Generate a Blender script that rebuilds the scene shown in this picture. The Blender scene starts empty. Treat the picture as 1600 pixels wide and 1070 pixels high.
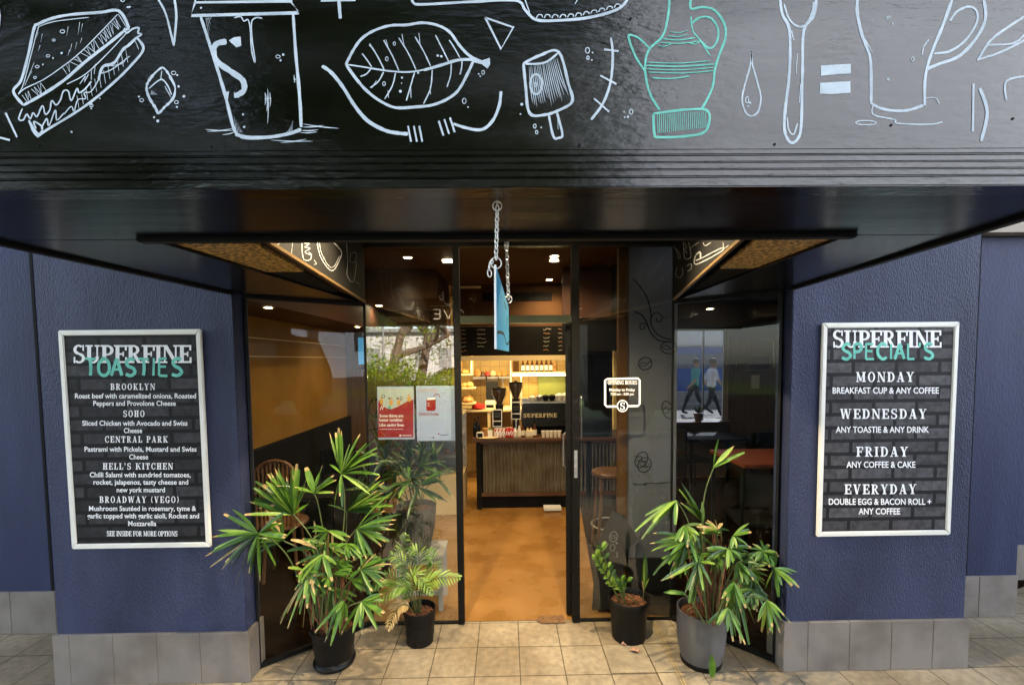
import bpy, bmesh, math, random
from mathutils import Vector, Matrix, Euler
R = math.radians
random.seed(7)
S = bpy.context.scene
COL = S.collection

# ------------------------------------------------------------------ camera
CAM_H = 1.75
cd = bpy.data.cameras.new('camera'); cam = bpy.data.objects.new('camera', cd); COL.objects.link(cam)
cd.sensor_width = 36; cd.lens = 700 / 1600 * 36; cd.shift_y = 65 / 1600
cd.clip_start = 0.02; cd.clip_end = 600
CM = (Matrix.Rotation(R(-0.75), 3, 'Z') @ Matrix.Rotation(R(90 - 3.08), 3, 'X') @ Matrix.Rotation(R(-0.57), 3, 'Z'))
cam.matrix_world = Matrix.Translation((0, 0, CAM_H)) @ CM.to_4x4()
S.camera = cam

# ------------------------------------------------------------------ sky, sun, exposure
SUN_DIR = Vector((0.45, 0.72, 0.62)).normalized()
w = bpy.data.worlds.new('World'); S.world = w; w.use_nodes = True
nt = w.node_tree; bg = nt.nodes['Background']
sky = nt.nodes.new('ShaderNodeTexSky'); sky.sky_type = 'NISHITA'; sky.sun_disc = False
sky.sun_elevation = math.asin(SUN_DIR.z); sky.sun_rotation = math.atan2(SUN_DIR.x, SUN_DIR.y)
hs_ = nt.nodes.new('ShaderNodeHueSaturation'); hs_.inputs['Saturation'].default_value = .62      # the phone's white balance for open shade
nt.links.new(sky.outputs[0], hs_.inputs['Color']); nt.links.new(hs_.outputs[0], bg.inputs[0]); bg.inputs[1].default_value = 0.15
sd = bpy.data.lights.new('sun', 'SUN'); sd.energy = 5.0; sd.angle = R(0.5); sd.color = (1, 0.95, 0.86)
so = bpy.data.objects.new('sun', sd); COL.objects.link(so)
so.rotation_euler = (-SUN_DIR).to_track_quat('-Z', 'Y').to_euler()
S.view_settings.view_transform = 'Standard'; S.view_settings.look = 'None'
S.view_settings.exposure = 2.38; S.view_settings.gamma = 1.0
S.cycles.max_bounces = 8; S.cycles.transparent_max_bounces = 16; S.cycles.glossy_bounces = 4
S.cycles.sample_clamp_indirect = 6.0

# ------------------------------------------------------------------ pixel of the 1600x1070 photo -> point on a real plane
def ray(x, y):
    return CM @ Vector(((x - 800) / 700, -(y - 600) / 700, -1))
def at(x, y, Y):
    d = ray(x, y); return Vector((0, 0, CAM_H)) + d * (Y / d.y)
def on_z(x, y, Z):
    d = ray(x, y); return Vector((0, 0, CAM_H)) + d * ((Z - CAM_H) / d.z)
def on_plane(x, y, p, n):
    d = ray(x, y); o = Vector((0, 0, CAM_H))
    return o + d * ((Vector(p) - o).dot(n) / d.dot(n))

# ------------------------------------------------------------------ objects
def tag(o, label=None, cat=None, group=None, kind=None):
    if label: o['label'] = label
    if cat: o['category'] = cat
    if group: o['group'] = group
    if kind: o['kind'] = kind
    return o
def empty(name, loc=(0, 0, 0), label=None, cat=None, group=None, rz=0):
    o = bpy.data.objects.new(name, None); COL.objects.link(o); o.location = loc
    o.rotation_euler = (0, 0, rz); o.empty_display_size = .05
    return tag(o, label, cat, group)
def copy_tree(o, parent=None):
    c = o.copy(); COL.objects.link(c)
    if parent: c.parent = parent
    for ch in list(o.children): copy_tree(ch, c)
    return c

class MB:
    def __init__(s): s.v = []; s.f = []; s.m = []
    def face(s, pts, m=0):
        b = len(s.v); s.v += [tuple(p) for p in pts]; s.f.append(tuple(range(b, b + len(pts)))); s.m.append(m)
    def box(s, c, d, rot=None, m=0):
        b = len(s.v); c = Vector(c)
        for x in (-.5, .5):
            for y in (-.5, .5):
                for z in (-.5, .5):
                    p = Vector((x * d[0], y * d[1], z * d[2]))
                    if rot: p = rot @ p
                    s.v.append(tuple(c + p))
        for q in ((0, 1, 3, 2), (4, 6, 7, 5), (0, 4, 5, 1), (2, 3, 7, 6), (0, 2, 6, 4), (1, 5, 7, 3)):
            s.f.append(tuple(b + i for i in q)); s.m.append(m)
        return s
    def span(s, a, b, m=0):
        return s.box([(a[i] + b[i]) / 2 for i in range(3)], [abs(b[i] - a[i]) for i in range(3)], m=m)
    def prism(s, pts, vec, m=0):
        b = len(s.v); n = len(pts); vec = Vector(vec)
        s.v += [tuple(Vector(p)) for p in pts] + [tuple(Vector(p) + vec) for p in pts]
        s.f.append(tuple(range(b, b + n))[::-1]); s.m.append(m)
        s.f.append(tuple(range(b + n, b + 2 * n))); s.m.append(m)
        for i in range(n):
            j = (i + 1) % n
            s.f.append((b + i, b + j, b + n + j, b + n + i)); s.m.append(m)
        return s
    def tube(s, path, r, n=8, m=0, cap=True):
        path = [Vector(p) for p in path]; k = len(path)
        rr = r if isinstance(r, (list, tuple)) else [r] * k
        b = len(s.v); up = Vector((0.13, 0.27, 1))
        for i, p in enumerate(path):
            t = (path[min(i + 1, k - 1)] - path[max(i - 1, 0)]).normalized()
            a = t.cross(up)
            if a.length < .05: a = t.cross(Vector((1, .2, 0)))
            a.normalize(); c = a.cross(t)
            for j in range(n):
                th = 2 * math.pi * j / n
                s.v.append(tuple(p + (a * math.cos(th) + c * math.sin(th)) * rr[i]))
        for i in range(k - 1):
            for j in range(n):
                j2 = (j + 1) % n
                s.f.append((b + i * n + j, b + i * n + j2, b + (i + 1) * n + j2, b + (i + 1) * n + j)); s.m.append(m)
        if cap:
            s.f.append(tuple(b + j for j in range(n))[::-1]); s.m.append(m)
            s.f.append(tuple(b + (k - 1) * n + j for j in range(n))); s.m.append(m)
        return s
    def lathe(s, prof, c=(0, 0, 0), n=24, m=0, sx=1, sy=1, cap=True):
        b = len(s.v); k = len(prof)
        for (r, z) in prof:
            for j in range(n):
                th = 2 * math.pi * j / n
                s.v.append((c[0] + r * sx * math.cos(th), c[1] + r * sy * math.sin(th), c[2] + z))
        for i in range(k - 1):
            for j in range(n):
                j2 = (j + 1) % n
                s.f.append((b + i * n + j, b + i * n + j2, b + (i + 1) * n + j2, b + (i + 1) * n + j)); s.m.append(m)
        if cap and prof[0][0] > 1e-5: s.f.append(tuple(b + j for j in range(n))[::-1]); s.m.append(m)
        if cap and prof[-1][0] > 1e-5: s.f.append(tuple(b + (k - 1) * n + j for j in range(n))); s.m.append(m)
        return s
    def add(s, mesh, mw, m=0):
        b = len(s.v); s.v += [tuple(mw @ v.co) for v in mesh.vertices]
        for p in mesh.polygons: s.f.append(tuple(b + i for i in p.vertices)); s.m.append(m)
    def build(s, name, mats, parent=None, smooth=False, bevel=0, seg=2, origin=None):
        me = bpy.data.meshes.new(name)
        v = s.v
        if origin: v = [(a[0] - origin[0], a[1] - origin[1], a[2] - origin[2]) for a in v]
        me.from_pydata(v, [], s.f)
        if not isinstance(mats, (list, tuple)): mats = [mats]
        for m_ in mats: me.materials.append(m_)
        if len(mats) > 1: me.polygons.foreach_set('material_index', s.m)
        if bevel:
            bm = bmesh.new(); bm.from_mesh(me)
            bmesh.ops.recalc_face_normals(bm, faces=bm.faces)
            bmesh.ops.bevel(bm, geom=[e for e in bm.edges if e.is_manifold and e.calc_face_angle(0) > .5], offset=bevel, segments=seg, affect='EDGES', clamp_overlap=True)
            bm.to_mesh(me); bm.free()
        if smooth:
            me.polygons.foreach_set('use_smooth', [True] * len(me.polygons))
            me.set_sharp_from_angle(angle=R(38))
        me.update()
        o = bpy.data.objects.new(name, me); COL.objects.link(o)
        if origin: o.location = origin
        if parent: o.parent = parent
        return o

# ------------------------------------------------------------------ materials
def mat(name, c, rough=.5, c2=None, scale=8, bump=0, bscale=60, stretch=(1, 1, 1), bstretch=None, metal=0, spec=.5, coat=0, detail=6, rvar=0, emit=None, estr=0, ramp=(.35, .65), trans=0):
    m = bpy.data.materials.new(name); m.use_nodes = True
    n = m.node_tree.nodes; l = m.node_tree.links; b = n['Principled BSDF']
    b.inputs['Base Color'].default_value = (*c, 1); b.inputs['Roughness'].default_value = rough
    b.inputs['Metallic'].default_value = metal; b.inputs['Specular IOR Level'].default_value = spec
    b.inputs['Coat Weight'].default_value = coat; b.inputs['Coat Roughness'].default_value = .15
    if emit: b.inputs['Emission Color'].default_value = (*emit, 1); b.inputs['Emission Strength'].default_value = estr
    tc = n.new('ShaderNodeTexCoord')
    def mp(st):
        k = n.new('ShaderNodeMapping'); k.inputs['Scale'].default_value = st; l.new(tc.outputs['Object'], k.inputs[0]); return k
    if c2 or rvar:
        k = mp(stretch); t = n.new('ShaderNodeTexNoise'); t.inputs['Scale'].default_value = scale; t.inputs['Detail'].default_value = detail
        l.new(k.outputs[0], t.inputs[0])
        if c2:
            r = n.new('ShaderNodeValToRGB'); r.color_ramp.elements[0].position = ramp[0]; r.color_ramp.elements[1].position = ramp[1]
            r.color_ramp.elements[0].color = (*c, 1); r.color_ramp.elements[1].color = (*c2, 1)
            l.new(t.outputs[0], r.inputs[0]); l.new(r.outputs[0], b.inputs['Base Color'])
        if rvar:
            q = n.new('ShaderNodeMapRange'); q.inputs['From Min'].default_value = .3; q.inputs['From Max'].default_value = .7
            q.inputs['To Min'].default_value = max(0, rough - rvar); q.inputs['To Max'].default_value = rough + rvar
            l.new(t.outputs[0], q.inputs[0]); l.new(q.outputs[0], b.inputs['Roughness'])
    if bump:
        k = mp(bstretch or stretch); t = n.new('ShaderNodeTexNoise'); t.inputs['Scale'].default_value = bscale; t.inputs['Detail'].default_value = 5
        bp = n.new('ShaderNodeBump'); bp.inputs['Strength'].default_value = bump; bp.inputs['Distance'].default_value = .01
        l.new(k.outputs[0], t.inputs[0]); l.new(t.outputs[0], bp.inputs['Height']); l.new(bp.outputs[0], b.inputs['Normal'])
    return m
def flat(name, c, rough=.6, **k): return mat(name, c, rough, **k)
def glow(name, c, s): return mat(name, (0, 0, 0), .5, emit=c, estr=s)
def glass_mat(name, base, edge, tint=(1, 1, 1)):
    m = bpy.data.materials.new(name); m.use_nodes = True
    n = m.node_tree.nodes; l = m.node_tree.links; n.remove(n['Principled BSDF']); o = n['Material Output']
    t = n.new('ShaderNodeBsdfTransparent'); t.inputs[0].default_value = (*tint, 1)
    g = n.new('ShaderNodeBsdfGlossy'); g.inputs['Roughness'].default_value = 0.0
    lw = n.new('ShaderNodeLayerWeight'); lw.inputs[0].default_value = .5
    p = n.new('ShaderNodeMath'); p.operation = 'POWER'; p.inputs[1].default_value = 4; l.new(lw.outputs['Facing'], p.inputs[0])
    a = n.new('ShaderNodeMath'); a.operation = 'MULTIPLY_ADD'; a.inputs[1].default_value = edge; a.inputs[2].default_value = base
    l.new(p.outputs[0], a.inputs[0])
    x = n.new('ShaderNodeMixShader'); l.new(a.outputs[0], x.inputs[0]); l.new(t.outputs[0], x.inputs[1]); l.new(g.outputs[0], x.inputs[2])
    l.new(x.outputs[0], o.inputs[0]); return m
def brick_mat(name, c1, c2, mortar, bw, bh, mw, plane='xy', off=(0, 0, 0), offset=0, rough=.6, bump=.3, var=.5, nscale=18, dirt=None, rot=0, nbump=.15):
    m = bpy.data.materials.new(name); m.use_nodes = True
    n = m.node_tree.nodes; l = m.node_tree.links; b = n['Principled BSDF']; b.inputs['Roughness'].default_value = rough
    tc = n.new('ShaderNodeTexCoord'); k = n.new('ShaderNodeMapping'); l.new(tc.outputs['Object'], k.inputs[0])
    k.inputs['Location'].default_value = off
    if plane == 'xz': k.inputs['Rotation'].default_value = (R(-90), 0, rot)
    if plane == 'yz':
        k.inputs['Rotation'].default_value = (R(-90), 0, R(-90))
    t = n.new('ShaderNodeTexBrick'); l.new(k.outputs[0], t.inputs[0])
    t.offset = offset; t.inputs['Scale'].default_value = 1; t.inputs['Brick Width'].default_value = bw; t.inputs['Row Height'].default_value = bh
    t.inputs['Mortar Size'].default_value = mw; t.inputs['Mortar Smooth'].default_value = .15; t.inputs['Bias'].default_value = 0
    t.inputs['Color1'].default_value = (*c1, 1); t.inputs['Color2'].default_value = (*c2, 1); t.inputs['Mortar'].default_value = (*mortar, 1)
    ns = n.new('ShaderNodeTexNoise'); ns.inputs['Scale'].default_value = nscale; ns.inputs['Detail'].default_value = 8; l.new(tc.outputs['Object'], ns.inputs[0])
    mx = n.new('ShaderNodeMix'); mx.data_type = 'RGBA'; mx.blend_type = 'MULTIPLY'; mx.inputs[0].default_value = var
    r = n.new('ShaderNodeValToRGB'); r.color_ramp.elements[0].position = .3; r.color_ramp.elements[1].position = .7
    r.color_ramp.elements[0].color = (.35, .33, .3, 1); r.color_ramp.elements[1].color = (1.25, 1.2, 1.15, 1)
    l.new(ns.outputs[0], r.inputs[0]); l.new(t.outputs[0], mx.inputs[6]); l.new(r.outputs[0], mx.inputs[7])
    out = mx.outputs[2]
    if dirt:
        n2 = n.new('ShaderNodeTexNoise'); n2.inputs['Scale'].default_value = 2.2; n2.inputs['Detail'].default_value = 7; l.new(tc.outputs['Object'], n2.inputs[0])
        r2 = n.new('ShaderNodeValToRGB'); r2.color_ramp.elements[0].position = .4; r2.color_ramp.elements[1].position = .62
        r2.color_ramp.elements[0].color = (*dirt, 1); r2.color_ramp.elements[1].color = (1, 1, 1, 1)
        m2 = n.new('ShaderNodeMix'); m2.data_type = 'RGBA'; m2.blend_type = 'MULTIPLY'; m2.inputs[0].default_value = 1
        l.new(n2.outputs[0], r2.inputs[0]); l.new(out, m2.inputs[6]); l.new(r2.outputs[0], m2.inputs[7]); out = m2.outputs[2]
    l.new(out, b.inputs['Base Color'])
    iv = n.new('ShaderNodeMath'); iv.operation = 'MULTIPLY_ADD'; iv.inputs[1].default_value = -1; iv.inputs[2].default_value = 1
    l.new(t.outputs['Fac'], iv.inputs[0])
    ad = n.new('ShaderNodeMath'); ad.operation = 'MULTIPLY_ADD'; ad.inputs[1].default_value = nbump; l.new(ns.outputs[0], ad.inputs[0]); l.new(iv.outputs[0], ad.inputs[2])
    bp = n.new('ShaderNodeBump'); bp.inputs['Strength'].default_value = bump; bp.inputs['Distance'].default_value = .01
    l.new(ad.outputs[0], bp.inputs['Height']); l.new(bp.outputs[0], b.inputs['Normal'])
    return m

M = {}
M['stucco'] = mat('blue_stucco', (.0165, .0225, .057), .5, (.034, .043, .096), 2.6, bump=.95, bscale=160, bstretch=(1, 1, .36), stretch=(2.2, 2.2, .45), spec=.34, detail=10)
M['stucco2'] = mat('blue_paint', (.0140, .0200, .055), .55, (.025, .034, .086), 1.8, bump=.32, bscale=90, bstretch=(1, 1, .35), stretch=(1.8, 1.8, .45), spec=.28, detail=9)
M['plinth'] = mat('grey_plinth_tile', (.115, .099, .085), .62, (.185, .165, .147), 5, bump=.14, bscale=34, detail=12, ramp=(.30, .60))
M['grout'] = mat('grout', (.30, .25, .17), .9, (.22, .18, .12), 30)
M['pave'] = brick_mat('paving', (.35, .295, .205), (.30, .25, .17), (.10, .08, .05), .2535, .2535, .0035, 'xy', (-.062, -.115, 0), rough=.75, bump=.35, var=.45, nscale=26, dirt=(.68, .64, .58))
M['pave_dark'] = mat('worn_paver', (.20, .165, .11), .8, (.33, .275, .18), 9, bump=.3, bscale=70, detail=9)
M['dark_path_stone'] = mat('dark_path_stone', (.040, .041, .043), .8, (.065, .066, .068), 12)
M['brass'] = mat('brass_strip', (.50, .38, .18), .5, (.35, .27, .14), 20, metal=.3)
M['fascia'] = mat('black_gloss_paint', (.0011, .0011, .0007), .20, (.0032, .0030, .0019), 7, bump=.15, bscale=70, stretch=(.25, 1, 1), bstretch=(.35, 1, 1), spec=.46, rvar=.11)
M['soffit'] = mat('dark_gloss_soffit', (.005, .0065, .010), .22, (.008, .010, .015), 5, bump=.12, bscale=12, stretch=(.2, 1, 1), bstretch=(.12, 1.5, 1), spec=.20)
M['black'] = mat('black_frame_paint', (.0045, .0045, .0043), .42, (.009, .009, .008), 14, bump=.1, bscale=50, spec=.14)
M['trim'] = mat('black_trim', (.0022, .0022, .0026), .6, spec=.25)
M['matblack'] = mat('matt_black', (.0032, .0032, .0036), .75, spec=.2)
M['chalk'] = mat('chalk_paint', (.40, .47, .53), .65, (.56, .64, .71), 11, detail=9)
M['chalkdim'] = mat('chalk_line', (.16, .165, .17), .85)
M['teal'] = mat('teal_paint', (.11, .47, .38), .65, (.17, .60, .49), 14)
M['board'] = mat('blackboard', (.0030, .0030, .0030), .8, (.006, .0056, .005), 6, spec=.15)
M['gold'] = mat('gold_glitter', (.16, .085, .015), .36, (.95, .62, .20), 70, bump=1.0, bscale=90, metal=.45, ramp=(.42, .60))
M['bronze'] = mat('bronze_trim', (.20, .125, .05), .4, metal=.6)
M['alu'] = mat('silver_frame', (.70, .69, .63), .42, (.78, .77, .72), 5, metal=.05)
M['print'] = brick_mat('black_brick_print', (.015, .015, .018), (.048, .048, .055), (.003, .003, .004), .235, .072, .0105, 'xz', (.03, .02, 0), offset=.5, rough=.6, bump=.0, var=.85, nscale=34, nbump=0)
M['print2'] = brick_mat('grey_brick_print', (.045, .045, .052), (.088, .088, .100), (.008, .008, .010), .235, .072, .0105, 'xz', (.06, .05, 0), offset=.5, rough=.6, bump=.0, var=.85, nscale=34, nbump=0)
for k_ in ('print', 'print2'): M[k_].node_tree.nodes['Principled BSDF'].inputs['Specular IOR Level'].default_value = .25
M['white'] = mat('white_print', (.84, .84, .86), .6)
M['glass'] = glass_mat('window_glass', .14, .35, (.93, .95, .93))
M['glass_side'] = glass_mat('side_glass', .012, .05, (.93, .95, .93))
M['glass_dimming'] = glass_mat('dimming_glass', .02, .2, (.36, .38, .43))  # tint added to dim the overbright side street
M['glass_front'] = glass_mat('front_glass', .07, .2, (.93, .95, .93))
M['glass_plain'] = glass_mat('clear_glass', .02, .3)
M['jamb'] = mat('worn_black_jamb', (.0048, .0046, .004), .40, (.020, .016, .011), 24, bump=.3, bscale=60, ramp=(.60, .80), spec=.16)
M['steel'] = mat('galvanised_steel', (.45, .45, .45), .35, (.6, .6, .6), 30, metal=.9)
M['chain'] = mat('bright_chain', (.75, .75, .74), .35, metal=.55)
M['signblue'] = mat('blue_sign', (.030, .21, .36), .45, (.038, .24, .40), 4)
M['pot_black'] = mat('black_plastic', (.0030, .0030, .0034), .42, (.0065, .0063, .0057), 8, spec=.2)
M['pot_grey'] = mat('grey_glazed_pot', (.062, .062, .066), .42, (.112, .108, .106), 5, bump=.08, bscale=20, stretch=(1, 1, .3), spec=.4, detail=9)
M['soil'] = mat('bark_mulch', (.06, .022, .009), .95, (.19, .075, .03), 45, bump=1, bscale=60)
M['leaf'] = mat('palm_leaf', (.034, .098, .007), .40, (.095, .195, .016), 16, spec=.4)
M['leaf2'] = mat('palm_leaf_light', (.10, .19, .018), .42, (.18, .28, .038), 14)
M['leafd'] = mat('palm_leaf_dark', (.014, .050, .006), .4, (.032, .082, .011), 8)
M['tan'] = mat('dry_leaf', (.24, .16, .050), .75, (.44, .32, .14), 30)
M['cane'] = mat('brown_cane', (.12, .040, .014), .75, (.25, .10, .038), 40)
M['cane_green'] = mat('green_cane', (.05, .08, .02), .5, (.09, .11, .03), 20)
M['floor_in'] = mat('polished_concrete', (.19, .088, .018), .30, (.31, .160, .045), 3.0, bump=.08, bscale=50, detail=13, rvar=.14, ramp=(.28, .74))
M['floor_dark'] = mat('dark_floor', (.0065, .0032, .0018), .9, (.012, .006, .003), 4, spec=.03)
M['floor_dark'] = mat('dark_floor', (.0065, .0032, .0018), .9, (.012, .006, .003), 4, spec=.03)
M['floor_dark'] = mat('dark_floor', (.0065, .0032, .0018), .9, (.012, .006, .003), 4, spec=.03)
M['yellow'] = mat('yellow_wall', (.22, .115, .020), .8, (.27, .145, .030), 3, spec=.15)
M['brown'] = mat('brown_ceiling', (.075, .033, .012), .75, (.09, .04, .016), 2, spec=.2)
M['orange'] = mat('orange_timber', (.085, .037, .009), .7, (.065, .028, .006), 9, stretch=(6, 6, .6), spec=.15)
M['wood'] = mat('wood_panel', (.11, .060, .022), .6, (.16, .09, .035), 6, stretch=(5, 5, .5), spec=.3)
M['redwood'] = mat('red_wood_table', (.16, .038, .010), .45, (.22, .06, .02), 8, stretch=(1, 6, 1), spec=.3)
M['cream'] = mat('cream_paint', (.72, .58, .32), .6)
M['tile'] = brick_mat('cream_tiles', (.46, .31, .105), (.43, .29, .10), (.24, .155, .055), .15, .15, .004, 'xz', rough=.3, bump=.2, var=.15)
M['greyboard'] = mat('grey_panel', (.075, .075, .086), .8, (.095, .095, .108), 3, spec=.2)
M['corr'] = mat('weathered_corrugated', (.30, .275, .22), .42, (.19, .155, .105), 5, metal=.45, detail=8)
M['darkwood'] = mat('dark_counter_wood', (.07, .033, .015), .35, (.11, .05, .022), 7, stretch=(1, 6, 1))
M['green_pane'] = mat('lime_panel', (.20, .23, .055), .6)
M['lamp'] = glow('lamp_glow', (1, .80, .50), 30)
M['red'] = mat('red_can', (.45, .02, .015), .35)
M['redprint'] = mat('red_print', (.28, .007, .011), .5)
M['paper'] = mat('poster_paper', (.34, .40, .60), .6)
M['paperw'] = mat('white_paper', (.78, .78, .76), .7)
M['amber'] = mat('amber_bottle', (.09, .028, .008), .15, spec=.7)
M['bread'] = mat('bread_crust', (.40, .18, .05), .8, (.55, .30, .10), 18)
M['cup'] = mat('white_cup', (.75, .70, .58), .4)
M['asphalt'] = mat('asphalt', (.045, .045, .048), .9, (.07, .07, .072), 30)
M['grass'] = mat('verge_grass', (.05, .10, .02), .9, (.09, .14, .03), 12)
M['bark'] = mat('tree_bark', (.11, .075, .05), .9, (.20, .14, .10), 12, bump=.6, bscale=18, stretch=(1, 1, .3))
M['hedge'] = mat('hedge_leaf', (.20, .34, .012), .45, (.40, .52, .03), 6)
M['treeleaf'] = mat('tree_leaf', (.028, .052, .010), .6, (.05, .085, .018), 5)
M['carwhite'] = mat('white_car_paint', (.75, .75, .76), .25, coat=.6)
M['tyre'] = mat('tyre_rubber', (.012, .012, .012), .8)
M['carglass'] = mat('dark_car_glass', (.01, .012, .014), .08, spec=.8)
M['truck'] = mat('added_truck_charcoal', (.012, .013, .015), .5)
M['pinkwall'] = mat('pale_render', (.55, .50, .45), .85, (.62, .56, .50), 2)
M['busblue'] = mat('blue_bus_paint', (.02, .10, .40), .35, coat=.3)
M['skin'] = mat('skin', (.45, .26, .18), .6)
M['shirtw'] = mat('white_shirt', (.72, .72, .72), .8)
M['tealcloth'] = mat('teal_shirt', (.10, .38, .34), .8)
M['denim'] = mat('dark_trousers', (.02, .022, .03), .85)
M['hair'] = mat('dark_hair', (.025, .014, .009), .6)
M['beige'] = mat('beige_soffit', (.36, .31, .25), .8)
M['concrete'] = mat('light_concrete', (.26, .25, .23), .9, (.31, .295, .275), 4)
M['ceramic'] = mat('ribbed_pot', (.022, .024, .027), .6, (.045, .047, .052), 12, spec=.3)
M['stool'] = mat('grey_painted_stool', (.30, .30, .32), .6, (.40, .40, .41), 9)

# ------------------------------------------------------------------ strokes, lettering
def smooth(pts, k=4, closed=False):
    pts = [Vector(p) for p in pts]
    if len(pts) < 3: return pts
    out = []; n = len(pts)
    rng = range(n if closed else n - 1)
    for i in rng:
        g = (lambda q: pts[q % n]) if closed else (lambda q: pts[max(0, min(n - 1, q))])
        p0, p1, p2, p3 = g(i - 1), g(i), g(i + 1), g(i + 2)
        for j in range(k):
            t = j / k
            out.append(.5 * ((2 * p1) + (p2 - p0) * t + (2 * p0 - 5 * p1 + 4 * p2 - p3) * t * t + (3 * p1 - p0 - 3 * p2 + p3) * t ** 3))
    out.append(pts[0] if closed else pts[-1]); return out

class Ink:
    """flat strokes and shapes in 2-D, each a hair above the last, laid on a plane by a mapping 2-D -> point"""
    def __init__(s, put, normal, lift=.0008, step=.000012):
        s.mb = MB(); s.put = put; s.n = Vector(normal).normalized(); s.lift = lift; s.step = step; s.k = 0; s.ws = 1; s.rough = 1
    def _p(s, q, e=0): return s.put(q[0], q[1]) + s.n * (s.lift + s.step * (s.k % 240))
    def poly(s, pts, m=0):
        s.k += 1; s.mb.face([s._p(p) for p in pts], m)
    def line(s, pts, wd, m=0, sm=True, closed=False, taper=False, wob=0.06):
        s.k += 1; wd = wd * s.ws; wob = min(.4, wob * s.rough)
        pts = [(p[0], p[1]) for p in pts]
        P = smooth([Vector((p[0], p[1], 0)) for p in pts], 5, closed) if sm else [Vector((p[0], p[1], 0)) for p in (pts + pts[:1] if closed else pts)]
        Q = [P[0]]
        for p in P[1:]:
            if (p - Q[-1]).length > wd * .15: Q.append(p)
        if len(Q) < 2: Q.append(Q[0] + Vector((wd * .3, 0, 0)))
        n = len(Q); L = []; Rr = []
        for i, p in enumerate(Q):
            if closed and i in (0, n - 1): t = (Q[1] - Q[-2]).normalized()
            else:
                t = (Q[min(i + 1, n - 1)] - Q[max(i - 1, 0)])
                t = t.normalized() if t.length > 0 else Vector((1, 0, 0))
            a = Vector((-t.y, t.x, 0)); h = wd / 2 * (1 + random.uniform(-wob, wob))
            if not closed and (i == 0 or i == n - 1): h *= .72
            if taper: h *= 1 - .85 * abs(2 * i / (n - 1) - 1) ** 1.5 if taper == 2 else (1 - .8 * i / (n - 1))
            L.append(p + a * h); Rr.append(p - a * h)
        b = len(s.mb.v)
        for i in range(n): s.mb.v += [tuple(s._p(L[i])), tuple(s._p(Rr[i]))]
        for i in range(n - 1): s.mb.f.append((b + 2 * i, b + 2 * i + 1, b + 2 * i + 3, b + 2 * i + 2)); s.mb.m.append(m)
    def dot(s, x, y, r, m=0):
        s.poly([(x + r * math.cos(a * math.pi / 4), y + r * math.sin(a * math.pi / 4)) for a in range(8)], m)
    def ring(s, x, y, rx, ry, wd, m=0, a=0, n=14):
        c, d = math.cos(a), math.sin(a)
        s.line([(x + rx * math.cos(t) * c - ry * math.sin(t) * d, y + rx * math.cos(t) * d + ry * math.sin(t) * c) for t in [2 * math.pi * i / n for i in range(n)]], wd, m, True, True)
    def build(s, name, mats, parent=None): return s.mb.build(name, mats, parent)

HAND = {  # hand-drawn capitals as strokes in a unit box, y up
    'T': [[(0, 1), (.9, .97)], [(.45, 1), (.5, .45), (.47, 0)]],
    'O': [[(.5, 1), (.08, .72), (.1, .2), (.5, 0), (.9, .25), (.88, .75), (.5, 1), (.35, .95)]],
    'A': [[(0, 0), (.25, .55), (.45, 1)], [(.45, 1), (.65, .5), (.85, 0)], [(.15, .36), (.72, .38)]],
    'S': [[(.82, .9), (.5, 1), (.15, .8), (.3, .58), (.7, .42), (.85, .2), (.5, 0), (.08, .1)]],
    'I': [[(.2, 1), (.2, 0)]],
    'E': [[(.1, 1), (.1, 0)], [(.1, .98), (.75, 1)], [(.1, .53), (.65, .52)], [(.1, .02), (.8, 0)]],
    'P': [[(.12, 0), (.12, 1)], [(.12, .98), (.6, .98), (.78, .75), (.55, .5), (.12, .48)]],
    'C': [[(.85, .85), (.5, 1), (.1, .7), (.1, .3), (.5, 0), (.88, .12)]],
    'L': [[(.12, 1), (.1, 0)], [(.1, .01), (.7, 0)]],
    "'": [[(.12, 1.05), (.1, .78)]],
    'W': [[(0, 1), (.25, 0)], [(.25, 0), (.5, .75)], [(.5, .75), (.75, 0)], [(.75, 0), (1, 1)]],
    'H': [[(.1, 1), (.1, 0)], [(.8, 1), (.8, 0)], [(.1, .5), (.8, .5)]],
    'V': [[(0, 1), (.4, 0)], [(.4, 0), (.8, 1)]],
    '!': [[(.15, 1), (.15, .3)], [(.15, .08), (.15, 0)]],
    'U': [[(.1, 1), (.12, .25), (.45, 0), (.8, .25), (.82, 1)]],
    'R': [[(.1, 0), (.1, 1)], [(.1, .98), (.6, .96), (.75, .75), (.5, .52), (.1, .5)], [(.4, .5), (.8, 0)]],
    'F': [[(.1, 1), (.1, 0)], [(.1, .98), (.75, 1)], [(.1, .53), (.6, .52)]],
    'N': [[(.1, 0), (.1, 1)], [(.1, 1), (.8, 0)], [(.8, 0), (.8, 1)]],
    'Y': [[(0, 1), (.4, .5)], [(.8, 1), (.4, .5)], [(.4, .5), (.4, 0)]], 'J': [[(.6, 1), (.6, .2), (.3, 0), (.05, .2)]], 'D': [[(.1, 0), (.1, 1)], [(.1, .98), (.6, .85), (.8, .5), (.6, .12), (.1, .02)]], ' ': []}
HW = {'I': .4, "'": .3, '!': .4, ' ': .6, 'W': 1.15}
def hand(ink, text, x0, x1, y0, y1, wd, m=0, jit=0.03):
    """y0 baseline, y1 cap line in the ink's own 2-D units"""
    tw = sum(HW.get(c, .95) + .14 for c in text) - .14; sx = (x1 - x0) / tw; x = x0
    for c in text:
        for st in HAND[c]:
            ink.line([(x + (a + random.uniform(-jit, jit)) * sx, y0 + (b + random.uniform(-jit, jit)) * (y1 - y0)) for a, b in st], wd, m)
        x += (HW.get(c, .95) + .14) * sx

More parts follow.
